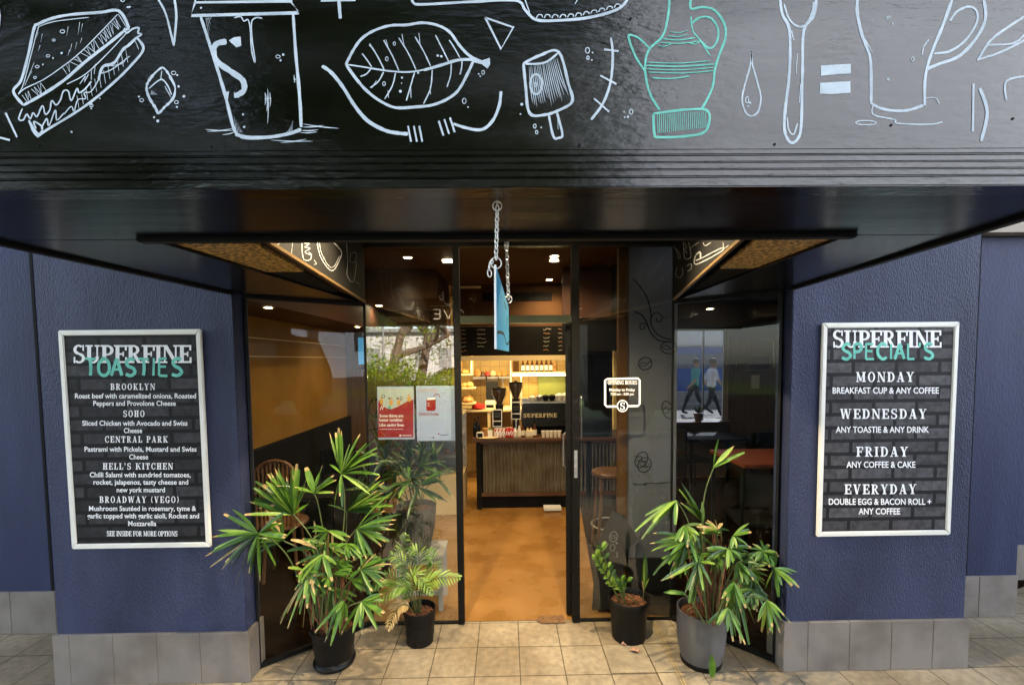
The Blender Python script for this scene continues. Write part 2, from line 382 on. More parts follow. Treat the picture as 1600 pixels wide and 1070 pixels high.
# slab-serif capitals: s = thick stem with serifs, b = thin bar, d = slanted stroke, a = ring sector, q = plain block
SL = {
    'I': (.44, ['s .22 0 1']), 'H': (.92, ['s .22 0 1', 's .70 0 1', 'b .22 .70 .5']),
    'E': (.80, ['s .22 0 1', 'b .2 .76 .945', 'b .3 .58 .5', 'b .2 .78 .055', 'q .68 .70 .80 1', 'q .54 .36 .62 .64', 'q .70 0 .82 .32']),
    'F': (.78, ['s .22 0 1', 'b .2 .76 .945', 'b .3 .58 .5', 'q .68 .68 .80 1', 'q .54 .36 .62 .64']),
    'L': (.76, ['s .22 0 1', 'b .2 .76 .055', 'q .66 0 .78 .36']),
    'T': (.84, ['s .42 0 1', 'b .04 .80 .945', 'q .02 .66 .13 1', 'q .71 .66 .82 1']),
    'P': (.80, ['s .22 0 1', 'a .42 .71 .38 .29 -90 90 .21 .10', 'b .3 .44 .95', 'b .3 .44 .47']),
    'R': (.90, ['s .22 0 1', 'a .40 .73 .36 .27 -90 90 .20 .10', 'b .3 .42 .95', 'b .3 .42 .51', 'd .42 .52 .76 .0 .22', 'q .62 0 .92 .09']),
    'B': (.84, ['s .22 0 1', 'a .42 .74 .34 .26 -90 90 .20 .09', 'a .42 .27 .40 .27 -90 90 .21 .10', 'b .3 .44 .95', 'b .3 .44 .51', 'b .3 .44 .05']),
    'D': (.90, ['s .22 0 1', 'a .40 .5 .48 .5 -90 90 .22 .10', 'b .3 .42 .95', 'b .3 .42 .05']),
    'O': (.92, ['a .46 .5 .44 .52 0 360 .21 .09']),
    'C': (.86, ['a .48 .5 .46 .52 42 318 .21 .10', 'q .72 .62 .83 1.0', 'q .74 .1 .82 .3']),
    'G': (.92, ['a .48 .5 .46 .52 42 300 .21 .10', 'q .72 .64 .83 1.0', 'q .60 .02 .82 .40', 'q .50 .36 .94 .44']),
    'S': (.78, ['a .37 .74 .33 .28 40 270 .19 .10', 'a .40 .27 .36 .29 -140 90 .19 .11', 'q .60 .68 .70 1.0', 'q .06 0 .16 .34', 'd .18 .66 .60 .38 .2']),
    'U': (.92, ['s .22 .3 1 t', 'h .72 .3 1 t', 'a .47 .36 .36 .38 180 360 .21 .10']),
    'N': (.98, ['h .16 0 1', 'h .84 .1 1 t', 'd .18 1 .84 0 .25']),
    'M': (1.16, ['h .16 0 1', 's .94 0 1', 'd .16 1 .56 .1 .24', 'd .56 .1 .92 1 .09']),
    'A': (.94, ['d .46 1 .14 0 .09', 'd .46 1 .74 0 .25', 'b .24 .66 .32', 'q .0 0 .32 .08', 'q .54 0 .94 .08']),
    'V': (.94, ['d .2 1 .48 0 .25', 'd .78 1 .48 0 .09', 'q .0 .92 .40 1', 'q .62 .92 .94 1']),
    'W': (1.36, ['d .18 1 .40 0 .23', 'd .66 1 .40 0 .09', 'd .66 1 .94 0 .23', 'd 1.2 1 .94 0 .09', 'q .0 .92 .36 1', 'q .5 .92 .84 1', 'q 1.04 .92 1.36 1']),
    'Y': (.92, ['d .18 1 .46 .42 .24', 'd .78 1 .46 .42 .10', 's .46 0 .46 f', 'q .0 .92 .38 1', 'q .62 .92 .92 1']),
    'K': (.94, ['s .22 0 1', 'd .78 1 .34 .42 .10', 'd .42 .56 .78 0 .24', 'q .58 .92 .92 1', 'q .60 0 .96 .08']),
    "'": (.3, ['q .08 .66 .22 1.02']), '(': (.42, ['a .5 .5 .44 .62 120 240 .14 .14']), ')': (.42, ['a -.08 .5 .44 .62 -60 60 .14 .14']), ' ': (.42, [])}
def slab(ink, text, x0, x1, y0, y1, gap=.06, m=0):
    tw = sum(SL[c][0] + gap for c in text) - gap; sx = (x1 - x0) / tw; sy = y1 - y0; x = x0; T = .24; hh = .09
    def q(a, b, c, d): ink.poly([(x + a * sx, y0 + b * sy), (x + c * sx, y0 + b * sy), (x + c * sx, y0 + d * sy), (x + a * sx, y0 + d * sy)], m)
    for ch in text:
        wch, ops = SL[ch]
        for op in ops:
            f = op.split(); k = f[0]; v = []
            for z in f[1:]:
                try: v.append(float(z))
                except ValueError: pass
            fl = f[-1]
            if k in 'sh':
                t = T if k == 's' else .10; a, b0, b1 = v; q(a - t / 2, b0, a + t / 2, b1); e = t / 2 + .11
                if fl not in 'tn': q(a - e, b0, a + e, b0 + hh)
                if fl not in 'fn': q(a - e, b1 - hh, a + e, b1)
            elif k == 'b': q(v[0], v[2] - .05, v[1], v[2] + .05)
            elif k == 'q': q(*v)
            elif k == 'd':
                a, b0, c, d, t = v; t /= 2
                ink.poly([(x + (a - t) * sx, y0 + b0 * sy), (x + (a + t) * sx, y0 + b0 * sy), (x + (c + t) * sx, y0 + d * sy), (x + (c - t) * sx, y0 + d * sy)], m)
            elif k == 'a':
                cx, cy, rx, ry, a0, a1, tx, ty = v; n = max(8, int(abs(a1 - a0) / 14)); ink.k += 1; b = len(ink.mb.v)
                for i in range(n + 1):
                    th = R(a0 + (a1 - a0) * i / n); co, si = math.cos(th), math.sin(th)
                    for (u, w_) in ((rx, ry), (rx - tx, ry - ty)): ink.mb.v.append(tuple(ink._p((x + (cx + u * co) * sx, y0 + (cy + w_ * si) * sy))))
                for i in range(n): ink.mb.f.append((b + 2 * i, b + 2 * i + 1, b + 2 * i + 3, b + 2 * i + 2)); ink.mb.m.append(m)
        x += (wch + gap) * sx

_TC = {}
def font_mesh(text, bold=0.0):
    k = (text, bold)
    if k not in _TC:
        c = bpy.data.curves.new('lettering', 'FONT'); c.body = text; c.size = 1; c.offset = bold; c.resolution_u = 3; c.fill_mode = 'FRONT'
        o = bpy.data.objects.new('lettering', c); COL.objects.link(o)
        bpy.context.view_layer.update()
        me = bpy.data.meshes.new_from_object(o.evaluated_get(bpy.context.evaluated_depsgraph_get()))
        bpy.data.objects.remove(o); _TC[k] = me
    return _TC[k]
def typeset(ink, text, x0, x1, y0, cap, m=0, bold=.018):
    """built-in sans lettering squeezed between x0 and x1, baseline y0, capital height cap (all in the ink's 2-D units)"""
    me = font_mesh(text, bold); xs = [v.co.x for v in me.vertices]; a, b = min(xs), max(xs)
    sx = (x1 - x0) / (b - a); sy = cap / .70; ink.k += 1; n = len(ink.mb.v)
    for v in me.vertices: ink.mb.v.append(tuple(ink._p((x0 + (v.co.x - a) * sx, y0 + v.co.y * sy))))
    for p in me.polygons: ink.mb.f.append(tuple(n + i for i in p.vertices)); ink.mb.m.append(m)

# ================================================================== THE SETTING
Yp, Yd, ZS = 2.40, 2.91, 2.119          # pilaster face, door plane, canopy soffit height
gl = [(-1.437, 2.50), (-.905, Yd), (1.088, Yd), (1.532, 2.47)]      # plan of the glass line

g = MB(); g.face([(-120, -140, -.02), (120, -140, -.02), (120, 140, -.02), (-120, 140, -.02)])
tag(g.build('ground', M['asphalt']), kind='structure')
g = MB(); g.face([(-30, -4.6, 0), (30, -4.6, 0), (30, .20, 0), (-30, .20, 0)]); tag(g.build('added_dark_path', M['dark_path_stone']), kind='structure')  # unseen dark paving, added to cut the haze mirrored in the front glass
g = MB(); g.face([(-30, .20, 0), (30, .20, 0), (30, 3.6, 0), (-30, 3.6, 0)])
tag(g.build('pavement', M['pave']), kind='structure')
g = MB(); g.span((-30, -4.75, -.02), (30, -4.6, .0)); tag(g.build('kerb', M['concrete'], bevel=.012), kind='structure')
g = MB(); g.face([(-30, -13, -.012), (30, -13, -.012), (30, -7.6, -.012), (-30, -7.6, -.012)])
tag(g.build('verge', M['grass']), kind='structure')
# worn darker pavers and the brass joint on the right of the door
g = MB()
for (px, py) in ((1005, 992), (1040, 1020), (1010, 1050), (1060, 1060)):
    p = on_z(px, py, 0); i = math.floor((p.x - .062) / .2535); j = math.floor((p.y - .115) / .2535)
    x0, y0 = .062 + i * .2535 + .004, .115 + j * .2535 + .004
    g.face([(x0, y0, .004), (x0 + .2455, y0, .004), (x0 + .2455, y0 + .2455, .004), (x0, y0 + .2455, .004)])
tag(g.build('worn_paving', M['pave_dark']), kind='structure')
a, b = on_z(1021, 971, 0), on_z(1071, 1075, 0); d = (b - a).normalized(); n = Vector((-d.y, d.x, 0))
g = MB(); 
for k in (-.011, .005):
    q = [a + n * k, a + n * (k + .007), b + n * (k + .007), b + n * k]; g.face([(p.x, p.y, .008) for p in q])
tag(g.build('floor_joint', M['brass']), kind='structure')
g = MB(); g.face([(p[0], p[1] + .012, .004) for p in gl] + [(2.55, 2.56, .004), (2.55, 2.99, .004), (3.37, 3.0, .004), (3.37, 3.44, .004), (4.6, 3.44, .004), (4.6, 8, .004), (-2.3, 8, .004), (-2.3, 2.56, .004)])
tag(g.build('shop_floor', M['floor_in']), kind='structure')
fl = bpy.data.objects['shop_floor']
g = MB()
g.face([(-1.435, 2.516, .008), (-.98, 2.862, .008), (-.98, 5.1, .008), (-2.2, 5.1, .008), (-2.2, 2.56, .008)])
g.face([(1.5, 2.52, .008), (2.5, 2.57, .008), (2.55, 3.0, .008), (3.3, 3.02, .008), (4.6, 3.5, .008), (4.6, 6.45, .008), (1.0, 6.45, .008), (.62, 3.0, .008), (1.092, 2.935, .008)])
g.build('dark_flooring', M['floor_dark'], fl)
# scuffs and the chipped threshold lie on the shop floor
g = MB()
g.face([tuple(on_z(x, y, .0045 + .004)) for x, y in ((842, 962), (880, 960), (884, 972), (846, 973), (838, 968))])
g.build('chipped_threshold', mat('chipped_floor', (.10, .045, .015), .9, (.22, .12, .05), 60, bump=1), fl)

def wall(name, label, mats, spans, cat='wall'):
    m = MB()
    for s_ in spans: m.span(*s_)
    return tag(m.build(name, mats), label, cat)

def pilaster(x0, x1, label):
    t = empty('rendered_pilaster', ((x0 + x1) / 2, Yp + .07, 0), label, 'pilaster')
    ox, oy = (x0 + x1) / 2, Yp + .07
    m = MB(); m.span((x0 - ox, -.07, .28), (x1 - ox, .07, 2.62)); m.build('rendered_wall', M['stucco'], t, bevel=.004)
    r_ = MB(); xe = x0 - ox if x0 < 0 else x1 - ox - .1; r_.span((xe, .072, .0), (xe + .1, .40, 2.62)); r_.build('return_wall', M['stucco2'], t)
    p = MB(); n = 5; e = .016; wd = (x1 - x0 + 2 * e)
    off = [0, .09, .09 + .235, .09 + .47, .09 + .705, wd] if x0 < 0 else [0, .135, .37, .605, .84, wd]
    for i in range(5):
        p.span((x0 - e - ox + off[i] + .0015, -.07 - e, .003), (x0 - e - ox + off[i + 1] - .0015, -.055, .284))
    for sx_ in (x0 - e - ox, x1 + e - ox - .014):
        p.span((sx_, -.0535, .003), (sx_ + .014, .075, .284))
    pl = p.build('plinth', M['plinth'], t, bevel=.002, seg=1)
    q = MB(); q.span((x0 - e - ox + .004, -.07 - e + .004, 0), (x1 + e - ox - .004, .07, .279)); q.build('grout', M['grout'], pl)
    return t
pilaster(-2.462, -1.437, 'blue textured pilaster with grey tiled plinth carrying the toasties menu sign')
pilaster(1.540, 2.552, 'blue textured pilaster with grey tiled plinth carrying the specials menu sign')
def recess(x0, x1, y, label, top, th=.12):
    t = empty('recessed_wall', (0, 0, 0), label, 'wall')
    m = MB(); m.span((x0, y, .28), (x1, y + th, top)); m.build('rendered_wall', M['stucco2'], t)
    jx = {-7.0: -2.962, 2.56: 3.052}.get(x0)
    if jx: j = MB(); j.span((jx - .009, y - .004, .284), (jx + .009, y - .0005, top - .01)); j.build('shade_strip', M['matblack'], t)  # black strip painting in the shade line beside the pilaster
    p = MB(); x = x0
    while x < x1 - .01:
        p.span((x + .0015, y - .014, .003), (min(x + .29, x1) - .0015, y + .1, .282)); x += .29
    p.build('plinth', M['plinth'], t, bevel=.002, seg=1)
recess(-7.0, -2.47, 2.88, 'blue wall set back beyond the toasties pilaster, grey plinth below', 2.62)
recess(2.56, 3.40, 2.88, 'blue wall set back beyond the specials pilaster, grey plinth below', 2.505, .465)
recess(3.30, 8.0, 3.35, 'farthest blue wall at the right edge of the photo, mostly cut off', 2.505)
# the storeys above, flanks and back, all one building, its unseen height set to shade the street
b_ = empty('shop_building', (0, 5, 0), 'storeys above and behind the cafe frontage with beige underside, unseen height set to shade the street', 'building')
def bp_(name, spans, m_):
    k = MB()
    for s_ in spans: k.span([s_[0][0], s_[0][1] - 5, s_[0][2]], [s_[1][0], s_[1][1] - 5, s_[1][2]])
    return k.build(name, m_, b_)
bp_('upper_wall', [((-9, 2.86, 2.63), (2.55, 3.1, 11.2)), ((2.55, 2.80, 2.515), (15, 3.1, 11.2))], M['beige'])
bp_('roof', [((-9, 3.1, 11.0), (15, 8.3, 11.2)), ((-9, 3.1, 2.80), (4.7, 8.3, 2.9))], M['concrete'])
bp_('flank_wall', [((-2.36, 2.55, 0), (-2.24, 8.3, 2.8)), ((4.62, 3.5, 0), (4.74, 8.3, 2.8)), ((-9, 3.1, 2.9), (-8.9, 8.3, 10.99)), ((14.9, 3.1, 2.9), (15, 8.3, 10.99))], M['concrete'])
bp_('back_wall', [((-2.36, 8.0, 0), (.99, 8.3, 2.8)), ((-8.9, 8.1, 2.9), (14.9, 8.3, 10.99))], M['concrete'])

# ------------------------------------------------------------------ canopy
can = empty('entrance_canopy', (0, 1.9, 2.119), 'projecting black canopy painted with chalk style food drawings over the entrance', 'canopy')
CO = Vector((0, 1.9, 2.119))
class CMB(MB):
    def build(s, name, mats, parent=None, **k):
        s.v = [tuple(Vector(v) - CO) for v in s.v]
        return MB.build(s, name, mats, parent, **k)
fx0, fx1 = -1.56, 1.40
m = CMB(); m.span((fx0, 1.0, 2.206), (fx1, 1.03, 2.98)); fascia = m.build('fascia_board', M['fascia'], can)
for i, (ya, yb) in enumerate(((236.5, 245), (247.5, 257.5), (259.5, 269.5), (271.5, 281.5), (284, 298))):
    za, zb = at(800, ya, .996).z, at(800, yb, .996).z
    m = CMB(); m.span((fx0 - .002, .990 - .0028 * i, zb), (fx1 + .002, 1.04, za)); m.build('moulding', M['fascia'], can, bevel=.0022)
m = CMB()
z0, z1 = ZS, ZS + .03
L0, L1 = (-1.545, 1.0), (-1.452, 2.398); R0, R1 = (1.368, 1.0), (1.542, 2.398)
OL0, OL1, OR0, OR1 = (-1.06, 1.372), (-.915, 2.90), (1.055, 1.372), (1.095, 2.90)
def lx(y): return L0[0] + (L1[0] - L0[0]) * (y - L0[1]) / (L1[1] - L0[1])
def rx_(y): return R0[0] + (R1[0] - R0[0]) * (y - R0[1]) / (R1[1] - R0[1])
m.prism([(lx(1.03), 1.03, z0), (rx_(1.03), 1.03, z0), (rx_(1.37), 1.37, z0), (lx(1.37), 1.37, z0)], (0, 0, .03))
m.prism([(lx(1.374), 1.374, z0), (OL0[0], 1.374, z0), (OL1[0], OL1[1], z0), (-1.437, 2.497, z0), (-1.437, 2.398, z0), L1 + (z0,)], (0, 0, .03))
m.prism([(OR0[0], 1.374, z0), (rx_(1.374), 1.374, z0), R1 + (z0,), (1.532, 2.398, z0), (1.532, 2.467, z0), (OR1[0], OR1[1], z0)], (0, 0, .03))
m.build('soffit', M['soffit'], can, bevel=.001, seg=1)
# hanging black lips
m = CMB()
m.prism([(lx(1.02) - .004, 1.04, z0 - .012), (lx(1.02) + .026, 1.04, z0 - .012), (L1[0] + .026, 2.396, z0 - .012), (L1[0] - .004, 2.396, z0 - .012)], (0, 0, .0115))
m.build('edge_trim', M['trim'], can, bevel=.002); m = CMB()
m.prism([(rx_(1.02) - .026, 1.04, z0 - .012), (rx_(1.02) + .004, 1.04, z0 - .012), (R1[0] + .004, 2.396, z0 - .012), (R1[0] - .026, 2.396, z0 - .012)], (0, 0, .0115))
m.build('edge_trim', M['trim'], can, bevel=.002)
m = CMB(); m.span((-1.075, 1.338, z0 - .014), (1.052, 1.3715, z0 - .0005)); m.build('opening_lip', M['trim'], can, bevel=.003)
m = CMB()     # flanks and top of the box
m.prism([(lx(1.03) + .003, 1.04, z1), (lx(1.03) + .022, 1.04, z1), (L1[0] + .022, 2.396, z1), (L1[0] + .003, 2.396, z1)], (0, 0, .82))
m.prism([(rx_(1.03) - .022, 1.04, z1), (rx_(1.03) - .003, 1.04, z1), (R1[0] - .003, 2.396, z1), (R1[0] - .022, 2.396, z1)], (0, 0, .82))
m.prism([(fx0, 1.03, 2.972), (fx1, 1.03, 2.972), (1.545, 2.85, 2.972), (-1.46, 2.85, 2.972)], (0, 0, .03))
m.prism([(-.9, 1.39, 2.60), (.95, 1.39, 2.60), (1.09, 2.88, 2.60), (-.9, 2.88, 2.60)], (0, 0, .02))
m.build('canopy_box', M['matblack'], can)
# inner board facing the door, splayed chalk boards, gold panels
m = CMB(); m.span((-1.05, 1.374, z1 + .002), (1.05, 1.388, 2.60)); ib = m.build('inner_board', M['board'], can)
CB = {-1: ((-.735, 1.40), (-.890, 2.88)), 1: ((.748, 1.42), (1.078, 2.88))}
cb = {}; cbn = {}
for s_, (p, q) in CB.items():
    p3, q3 = Vector((*p, 0)), Vector((*q, 0)); d = (q3 - p3).normalized(); nn = Vector((d.y, -d.x, 0)) * (1 if s_ < 0 else -1)   # towards the middle
    m = CMB(); zb = ZS + .013
    m.prism([p + (zb,), q + (zb,), tuple((q3 - nn * .02).xy) + (zb,), tuple((p3 - nn * .02).xy) + (zb,)], (0, 0, .465))
    cb[s_] = m.build('chalk_board', M['board'], can); cbn[s_] = (Vector((*p, zb)), nn)
    m = CMB()
    m.prism([tuple((p3 + nn * .006).xy) + (zb - .012,), tuple((q3 + nn * .006).xy) + (zb - .012,), tuple((q3 - nn * .008).xy) + (zb - .012,), tuple((p3 - nn * .008).xy) + (zb - .012,)], (0, 0, .0115))
    m.build('board_edge', M['bronze'], can)
    m = CMB()
    ox = OL0[0] if s_ < 0 else OR0[0]; oe = OL1[0] if s_ < 0 else OR1[0]
    def edge(y, inner):
        if inner: pp = p3 + (q3 - p3) * ((y - p[1]) / (q[1] - p[1])) - nn * .06; return pp.x
        return ox + (oe - ox) * (y - 1.372) / (2.90 - 1.372) + s_ * .006
    ya, yb = 1.39, 1.93; zz = z0 + .012
    m.prism([(edge(ya, 0), ya, zz), (edge(ya, 1), ya, zz), (edge(yb, 1), yb, zz), (edge(yb, 0), yb, zz)], (0, 0, .01))
    m.build('gold_panel', M['gold'], can)
    m = CMB(); yc = 2.5
    m.prism([(edge(yb + .002, 0), yb + .002, zz), (edge(yb + .002, 1), yb + .002, zz), (edge(yc, 1), yc, zz), (edge(yc, 0), yc, zz)], (0, 0, .01))
    m.build('painted_shade_panel', M['matblack'], can)  # flat black sheet painting the shaded rear of the gold panel

# ------------------------------------------------------------------ drawings painted on the fascia (traced on the board's own plane)
YF = 1.0
def on_f(x, y): return at(x, y, YF) - CO
def drawing(name, X, Y, K, fn, mats=None):
    ink = Ink(lambda x, y: on_f(X + K * x, Y + K * y), (0, -1, 0), .0006, .000012); ink.ws = .84; ink.rough = 2.2; fn(ink); return ink.build(name, mats or [M['chalk'], M['teal']], fascia)
def sandwich(k):
    W = 24
    k.line([(165, 735), (95, 640), (150, 560), (200, 380), (240, 200), (270, 170), (370, 130), (500, 105), (700, 90), (830, 80), (895, 190), (870, 215), (780, 290), (600, 430), (450, 560), (300, 660), (165, 735)], W)
    k.line([(130, 655), (165, 590), (215, 400), (265, 210), (290, 182), (400, 150), (620, 125)], 8)
    k.line([(130, 660), (175, 620), (300, 560), (420, 480), (560, 370), (700, 230), (820, 105)], 9)
    k.line([(825, 100), (880, 190)], 7); k.line([(175, 600), (240, 440)], 6, sm=False); k.line([(190, 560), (225, 500)], 5, sm=False)
    up = [(150, 670), (300, 570), (430, 480), (560, 380), (700, 245), (815, 125)]; lo = [(190, 710), (330, 640), (470, 520), (600, 420), (730, 310), (850, 190)]
    for seg, cnt in ((0, 7), (2, 5), (3, 6), (4, 9)):
        for i in range(cnt):
            t = (i + .3) / cnt; u = Vector(up[seg]).lerp(Vector(up[seg + 1]), t); v = Vector(lo[seg]).lerp(Vector(lo[seg + 1]), min(1, t + random.uniform(-.12, .15)))
            k.line([tuple(u), tuple(v)], 6, sm=False)
            if i % 2: k.line([tuple(v), tuple(Vector(up[seg]).lerp(Vector(up[seg + 1]), min(1, t + .13)))], 5, sm=False)
    k.line([(205, 840), (258, 945), (335, 905), (600, 740), (800, 575), (925, 450), (1003, 345), (955, 265)], 20)
    k.line([(945, 290), (970, 350)], 7, sm=False); k.line([(965, 280), (1000, 340)], 7, sm=False)
    k.line([(160, 760), (135, 830), (165, 840), (190, 800), (215, 830), (235, 790), (262, 815), (300, 740), (320, 800), (350, 770), (365, 705), (395, 735), (425, 700), (445, 640), (480, 640), (500, 705), (540, 620), (555, 650), (600, 620), (640, 570)], 13)
    k.line([(210, 850), (270, 935), (300, 890), (240, 850), (255, 900)], 14); k.line([(290, 900), (330, 830), (345, 880), (390, 770), (400, 840), (450, 790)], 12)
    k.line([(450, 800), (500, 745), (520, 780), (545, 700), (600, 690), (590, 650), (640, 640), (690, 560)], 9)
    k.line([(690, 560), (720, 470), (800, 440), (860, 350), (900, 320), (950, 270)], 22); k.line([(470, 590), (600, 520), (760, 370), (880, 240)], 9)
    k.line([(870, 200), (885, 235), (930, 205), (970, 200), (965, 235), (990, 245), (940, 275)], 15)
    k.line([(560, 590), (600, 530), (590, 580), (620, 520)], 9, sm=False); k.line([(640, 560), (640, 490)], 7, sm=False); k.line([(660, 520), (668, 450)], 7, sm=False)
    for i in range(12):
        t = i / 11; x = 540 + 340 * t; y = 720 - 320 * t
        k.line([(x, y - 50), (x + 14, y + 40)], 6, sm=False)
    k.line([(690, 520), (780, 490), (910, 395)], 9); k.line([(720, 470), (850, 450), (880, 410)], 6)
    for (x, y, l) in ((300, 240, 60), (270, 230, 45), (480, 190, 70), (560, 160, 90), (580, 170, 60), (540, 300, 50), (575, 270, 40), (505, 310, 60), (490, 350, 45), (285, 320, 40)):
        k.line([(x, y), (x - 12, y + l)], 7, sm=False, taper=True)
    for (x, y, r) in ((440, 225, 16), (380, 285, 10), (340, 395, 12), (265, 470, 13), (250, 545, 10), (435, 375, 9), (375, 410, 7), (305, 455, 6), (640, 730, 9), (505, 925, 7), (270, 955, 8), (640, 760, 6), (700, 690, 5)): k.ring(x, y, r, r * .7, 6) if r > 9 else k.dot(x, y, r)
    for pp in (((45, 790), (125, 960)), ((-40, 950), (75, 980))): k.line(pp, 22, sm=False)
    k.line([(-10, 20), (5, 110), (0, 200)], 12)
    k.ring(860, 5, 12, 14, 8); k.dot(893, 57, 7); k.dot(910, 55, 7)
drawing('sandwich_drawing', 0, 0, .2243, sandwich)
def nugget(k):
    k.line([(745, 318), (705, 355), (680, 400), (690, 450), (720, 500), (735, 525), (760, 500), (800, 460), (812, 410), (790, 360), (765, 322)], 13, closed=True, wob=.35)
    k.line([(690, 412), (745, 370), (775, 395), (795, 440)], 8); k.line([(745, 370), (750, 330)], 7)
    for i in range(5): k.line([(705 + i * 5, 420 + i * 4), (700 + i * 6, 440)], 4, sm=False); k.line([(765 + i * 5, 400 + i * 9), (772 + i * 5, 420 + i * 8)], 4, sm=False)
    for (x, y, r) in ((805, 340, 10), (822, 350, 5), (828, 402, 6), (853, 448, 7), (818, 475, 9), (820, 498, 5), (657, 466, 9), (645, 450, 5), (715, 545, 5), (732, 562, 7), (333, 612, 5), (425, 490, 8)): k.ring(x, y, r, r * .8, 4) if r > 7 else k.dot(x, y, r)
    k.line([(728, -10), (770, 70), (806, 215)], 11, taper=False); k.line([(808, -10), (818, 80), (806, 215)], 13)
drawing('sugar_cube_drawing', 0, 0, .3375, nugget)
def cup(k):
    k.line([(905, 12), (885, 75), (1385, 62), (1345, 8), (905, 14)], 17, sm=False); k.line([(903, 0), (908, 14)], 12, sm=False); k.line([(1350, -5), (1352, 12)], 12, sm=False)
    k.line([(930, 80), (985, 250), (1040, 430), (1078, 580), (1098, 625)], 17); k.line([(1358, 70), (1370, 250), (1388, 450), (1395, 590)], 17)
    k.line([(1090, 622), (1150, 638), (1250, 636), (1340, 620), (1395, 600)], 19)
    for (x, y, x2, y2) in ((950, 600, 1080, 606), (960, 610, 1085, 596), (1030, 625, 1090, 612), (1400, 575, 1570, 596), (1400, 590, 1500, 582), (1395, 605, 1475, 602), (1390, 615, 1470, 612), (1255, 650, 1450, 655), (1300, 662, 1420, 645), (1110, 640, 1190, 645)): k.line([(x, y), ((x + x2) / 2, (y + y2) / 2 + 3), (x2, y2)], 6, taper=2)
    k.line([(1085, 85), (1115, 80), (1130, 100), (1150, 95), (1160, 140), (1165, 230), (1178, 285), (1182, 280), (1170, 200), (1165, 110), (1185, 85), (1215, 88)], 7)
    k.line([(1050, 195), (1005, 205), (990, 240), (1010, 290), (1080, 340), (1125, 375), (1130, 420), (1095, 445)], 30)
    k.poly([(1060, 190), (1085, 175), (1115, 172), (1118, 215), (1095, 222)]); k.poly([(1085, 425), (1105, 455), (1085, 455)])
    k.poly([(1040, 430), (1062, 425), (1055, 470), (1038, 455)])
    for (x, a, b2) in ((1228, 430, 490), (1240, 410, 575), (1250, 430, 500), (1236, 440, 520)): k.line([(x, a), (x + 3, (a + b2) / 2), (x, b2)], 6, taper=2)
    k.line([(1225, 460), (1256, 458)], 5)
    for i in range(5): k.line([(955 + i * 6, 85), (968 + i * 4, 170 - i * 25)], 4, taper=True); k.line([(1352 - i * 6, 615), (1356 - i * 5, 560 + i * 12)], 4, taper=True); k.line([(1095 + i * 7, 615), (1085 + i * 8, 540 + i * 15)], 4, taper=True)
    for (x, y, r) in ((1288, 265, 10), (1312, 256, 6), (1300, 282, 5), (932, 40, 5), (1127, 532, 5), (1132, 590, 6), (570, 5, 9), (600, 38, 5), (1365, 370, 5)): k.ring(x, y, r, r * .7, 4) if r > 8 else k.dot(x, y, r)
    k.line([(1362, 350), (1366, 385)], 5)
drawing('coffee_cup_drawing', 0, 0, .3375, cup)
